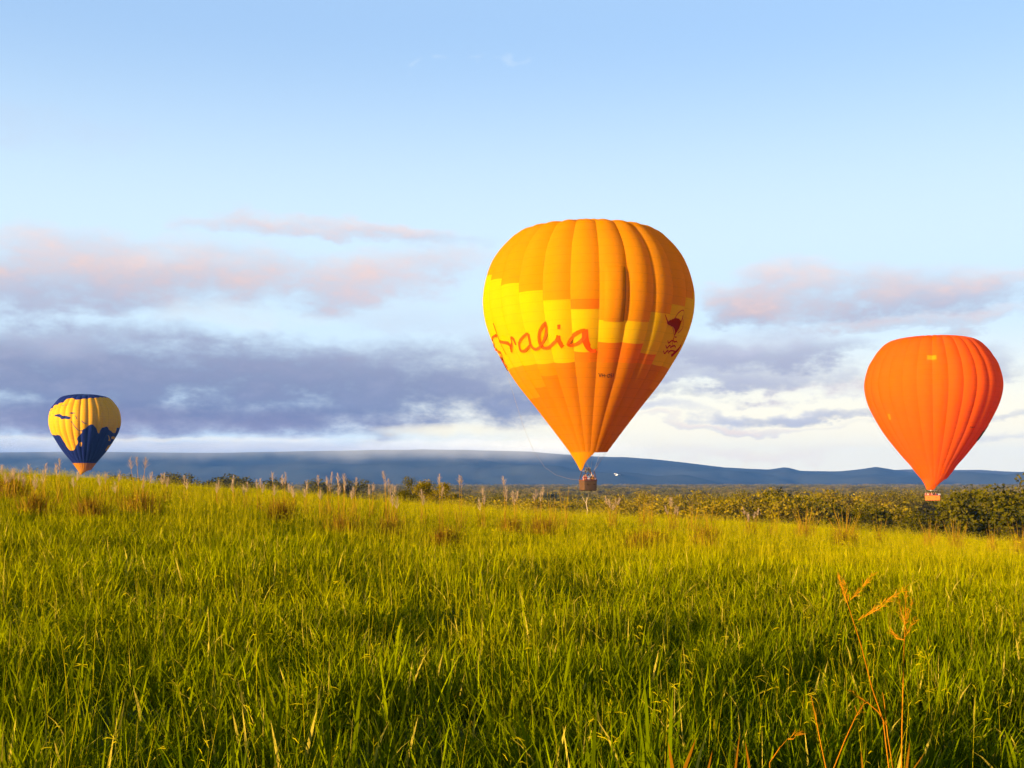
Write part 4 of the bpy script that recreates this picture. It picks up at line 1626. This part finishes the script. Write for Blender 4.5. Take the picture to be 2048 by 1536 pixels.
def person_meshes(pose):
    """one continuous skinned body, standing, about 1.72 m; pose: rest (hands on rim), raise, side"""
    J = {'pel': (0, 0, .94, .135), 'wai': (0, 0, 1.10, .125), 'che': (0, 0, 1.30, .150), 'nkb': (0, 0, 1.44, .075), 'nk': (0, -.01, 1.50, .052), 'hd': (0, -.02, 1.58, .085), 'hd2': (0, -.02, 1.68, .082)}
    E = [('pel', 'wai'), ('wai', 'che'), ('che', 'nkb'), ('nkb', 'nk'), ('nk', 'hd'), ('hd', 'hd2')]
    for s, n in ((-1, 'l'), (1, 'r')):
        J['hip' + n] = (s * .10, 0, .88, .095); J['kn' + n] = (s * .11, -.02, .50, .062); J['an' + n] = (s * .11, .02, .09, .045); J['ft' + n] = (s * .12, -.14, .04, .04)
        J['sh' + n] = (s * .19, 0, 1.40, .062)
        if pose == 'raise' and s > 0:
            el, wr, hd = (s * .34, -.10, 1.55, .042), (s * .30, -.18, 1.80, .032), (s * .29, -.20, 1.89, .034)
        else:
            el, wr, hd = (s * .27, -.08, 1.14, .044), (s * .20, -.32, 1.17, .032), (s * .18, -.40, 1.17, .034)
        J['el' + n] = el; J['wr' + n] = wr; J['ha' + n] = hd
        E += [('pel', 'hip' + n), ('hip' + n, 'kn' + n), ('kn' + n, 'an' + n), ('an' + n, 'ft' + n), ('che', 'sh' + n), ('sh' + n, 'el' + n), ('el' + n, 'wr' + n), ('wr' + n, 'ha' + n)]
        hv = Vector(hd[:3]); wv = Vector(wr[:3]); ax = (hv - wv).normalized()
        lat = ax.cross(Vector((1, 0, 0))).normalized() if abs(ax.z) > .6 else Vector((1, 0, 0))
        for f, (o, L) in enumerate(((-.03, .07), (-.01, .085), (.012, .08), (.032, .065))):
            J['f%d%s' % (f, n)] = tuple(hv + lat * o + ax * L + Vector((0, 0, -.02))) + (.009,)
            E.append(('ha' + n, 'f%d%s' % (f, n)))
        J['th' + n] = tuple(wv.lerp(hv, .4) - lat * .05 * s) + (.011,)
        E.append(('wr' + n, 'th' + n))
    J['nose'] = (0, -.115, 1.60, .016)
    E.append(('hd', 'nose'))
    keys = list(J)
    me = bpy.data.meshes.new('body_skel')
    me.from_pydata([J[k][:3] for k in keys], [(keys.index(a), keys.index(b)) for a, b in E], [])
    o = bpy.data.objects.new('body_skel', me)
    COL.objects.link(o)
    md = o.modifiers.new('skin', 'SKIN')
    for i, k in enumerate(keys):
        sv = me.skin_vertices[0].data[i]
        r = J[k][3]
        sv.radius = (r * (1.25 if k in ('che', 'wai', 'pel') else 1), r * (.8 if k in ('che', 'wai') else 1))
        sv.use_root = (k == 'pel')
    o.modifiers.new('sub', 'SUBSURF').levels = 1
    dg = bpy.context.evaluated_depsgraph_get()
    body = bpy.data.meshes.new_from_object(o.evaluated_get(dg))
    bpy.data.objects.remove(o)
    body.polygons.foreach_set('use_smooth', [True] * len(body.polygons))
    hb = bmesh.new()
    bmesh.ops.create_uvsphere(hb, u_segments=10, v_segments=7, radius=.105)
    for v in hb.verts:
        v.co = Vector((v.co.x * .95, v.co.y * 1.0 + .012, v.co.z * .95 + 1.665))
    bmesh.ops.delete(hb, geom=[f for f in hb.faces if f.calc_center_median().z < 1.62 and f.calc_center_median().y < .03 or f.calc_center_median().z < 1.585], context='FACES')
    hair = bpy.data.meshes.new('hair')
    hb.to_mesh(hair)
    hb.free()
    return body, hair


BODY = {p: person_meshes(p) for p in ('rest', 'raise')}


def person(loc, rz, shirt, hair, pose, label, h=1.0, group=None):
    body, hr = BODY[pose]
    me = body.copy()
    me.materials.clear()
    for m in (M_SKIN, SHIRTS[shirt], M_TROU):
        me.materials.append(m)
    idx = []
    for p in me.polygons:
        c = p.center
        if c.z > 1.47 and abs(c.x) < .14 or (c.y < -.24 and c.z > 1.0) or (pose == 'raise' and c.z > 1.72):
            idx.append(0)
        elif c.z > .93:
            idx.append(1)
        else:
            idx.append(2)
    me.polygons.foreach_set('material_index', idx)
    o = bpy.data.objects.new('person', me)
    o.location = loc
    o.rotation_euler = (0, 0, rz)
    o.scale = (h, h, h)
    COL.objects.link(o)
    tag(o, label, 'person', group)
    hm = hr.copy()
    hm.materials.clear()
    hm.materials.append(hair)
    ho = bpy.data.objects.new('hair', hm)
    ho.parent = o
    COL.objects.link(ho)


BM, WM = build_main()
build_globe()
BO, WO, CO = build_orange()
gp = 'people in the wicker basket'
for (x, y, rz, sh, hr, pose, lb) in ((-1.1, -.35, .3, 'pink', M_HAIRD, 'rest', 'person in pink shirt at the left end of the wicker basket'), (-.72, -.42, -.2, 'dark red', M_HAIRB, 'rest', 'person in dark red jacket left of the white shirt in the basket'),
                                     (-.12, -.42, .1, 'white', M_HAIRD, 'raise', 'person in white shirt at the middle of the wicker basket'), (.42, -.40, -.3, 'black', M_HAIRD, 'rest', 'person in black jacket right of the white shirt in the basket'),
                                     (.82, -.40, .2, 'orange', M_HAIRB, 'rest', 'person in orange shirt near the right end of the wicker basket'), (1.12, .2, .2, 'navy', M_HAIRD, 'rest', 'person in navy jacket at the far right corner of the wicker basket')):
    person(WM(x * .72, y * .85, .42), R(28) + rz, sh, hr, pose, lb, 1.0 if sh != 'white' else 1.05, gp)
gp = 'people in the orange basket'
cols = (('pink', M_HAIRD), ('cream', M_HAIRB), ('dark red', M_HAIRD), ('pink', M_HAIRB), ('black', M_HAIRD), ('dark red', M_HAIRB), ('navy', M_HAIRD), ('white', M_HAIRB))
nmz = ('first', 'second', 'third', 'fourth', 'fifth', 'sixth', 'seventh', 'last')
for i, (sh, hr) in enumerate(cols):
    person(WO(-1.4 + i * .4, -.45 + .1 * (i % 2), .20), R(-20) + U(-.4, .4), sh, hr, 'rest', 'person in %s %s, %s from the left in the orange basket' % (sh, 'jacket' if sh in ('black', 'navy', 'dark red') else 'shirt', nmz[i]), U(.96, 1.05), gp)


# ------------------------------------------------------------------ light aircraft
def aircraft():
    c = at(1234, 949.5, 2000)
    root = empty('light_aircraft', c, 0)
    tag(root, 'tiny white light aircraft flying low before the blue hills', 'aircraft')
    M_W = plain('white_paint', (0.85, 0.83, 0.80), .3)
    rot = Euler((R(-14), R(9), R(16))).to_matrix()

    def add(name, mb, m=M_W):
        for i, v in enumerate(mb.v):
            mb.v[i] = tuple(c + rot @ Vector(v))
        mb.build(name, m, root, True)
    mb = MB(); mb.tube([(0, -3.6, -.6), (0, -3.2, -.6), (0, -2, -.5), (0, 0, -.35), (0, 2, -.2), (0, 4.6, .1)], [.25, .75, .95, .95, .6, .18], 10); add('fuselage', mb)
    mb = MB(); mb.box((0, -.8, .72), (11, 1.6, .24)); add('wing', mb)
    mb = MB(); mb.box((0, 4.3, .15), (3.6, .9, .12)); add('tailplane', mb)
    mb = MB(); mb.box((0, 4.3, .9), (.12, 1.0, 1.5), taper=.7); add('fin', mb)
    for s in (-1, 1):
        mb = MB(); mb.tube([(s * .6, -.8, -.9), (s * 1.1, -.8, -1.6)], .1, 6); mb.tube([(s * 1.02, -.8, -1.65), (s * 1.2, -.8, -1.65)], .28, 8); add('wheel', mb, M_PAD)
    mb = MB(); mb.box((0, -3.75, -.6), (1.9, .06, .16)); add('propeller', mb, M_STEEL)


aircraft()


# ------------------------------------------------------------------ the air
def build_haze():
    mb = MB()
    mb.box((0, 0, 82), (13300, 13300, 214))
    m = bpy.data.materials.new('haze')
    m.use_nodes = True
    nt = m.node_tree
    nt.nodes.remove(nt.nodes['Principled BSDF'])
    v = nt.nodes.new('ShaderNodeVolumePrincipled')
    v.inputs['Color'].default_value = (0.14, 0.37, 1.0, 1)
    v.inputs['Density'].default_value = 0.75e-4
    v.inputs['Anisotropy'].default_value = 0.0
    nt.links.new(v.outputs[0], nt.nodes['Material Output'].inputs['Volume'])
    m.cycles.homogeneous_volume = True
    o = mb.build('haze', m)
    tag(o, kind='stuff')


build_haze()


def mist_bank():
    """low cloud lying along the top of the left hand hills"""
    z0, z1 = at(500, 934, 4350).z, at(500, 868, 4350).z
    x0, x1 = (-700 - 1024) / FPX * 4350, (1330 - 1024) / FPX * 4350
    mb = MB()
    mb.box(((x0 + x1) / 2, 4350, (z0 + z1) / 2), (x1 - x0, 260, z1 - z0))
    m = bpy.data.materials.new('mist')
    m.use_nodes = True
    nt = m.node_tree
    nt.nodes.remove(nt.nodes['Principled BSDF'])
    tc = nt.nodes.new('ShaderNodeTexCoord')
    sep = nt.nodes.new('ShaderNodeSeparateXYZ')
    nt.links.new(tc.outputs['Object'], sep.inputs[0])
    X, Y, Z = (NX(nt, sep.outputs[i]) for i in range(3))
    n1 = nnoise(nt, tc.outputs['Object'], 0.0024, 3)
    n2 = nnoise(nt, tc.outputs['Object'], 0.011, 3)
    h = (z1 - z0)
    zz = (Z - z0) / h + (n1 - .5) * .9 + (n2 - .5) * .5
    dens = zz.smooth(.12, .70) * zz.smooth(1.02, .55) * X.smooth(x1 - 20, x1 - 500)
    v = nt.nodes.new('ShaderNodeVolumePrincipled')
    v.inputs['Color'].default_value = (.97, .97, .98, 1)
    v.inputs['Anisotropy'].default_value = -0.45
    nt.links.new((dens * 0.0022).s, v.inputs['Density'])
    nt.links.new(v.outputs[0], nt.nodes['Material Output'].inputs['Volume'])
    m.cycles.volume_step_rate = 0.10
    o = mb.build('mist', m)
    tag(o, kind='stuff')


mist_bank()
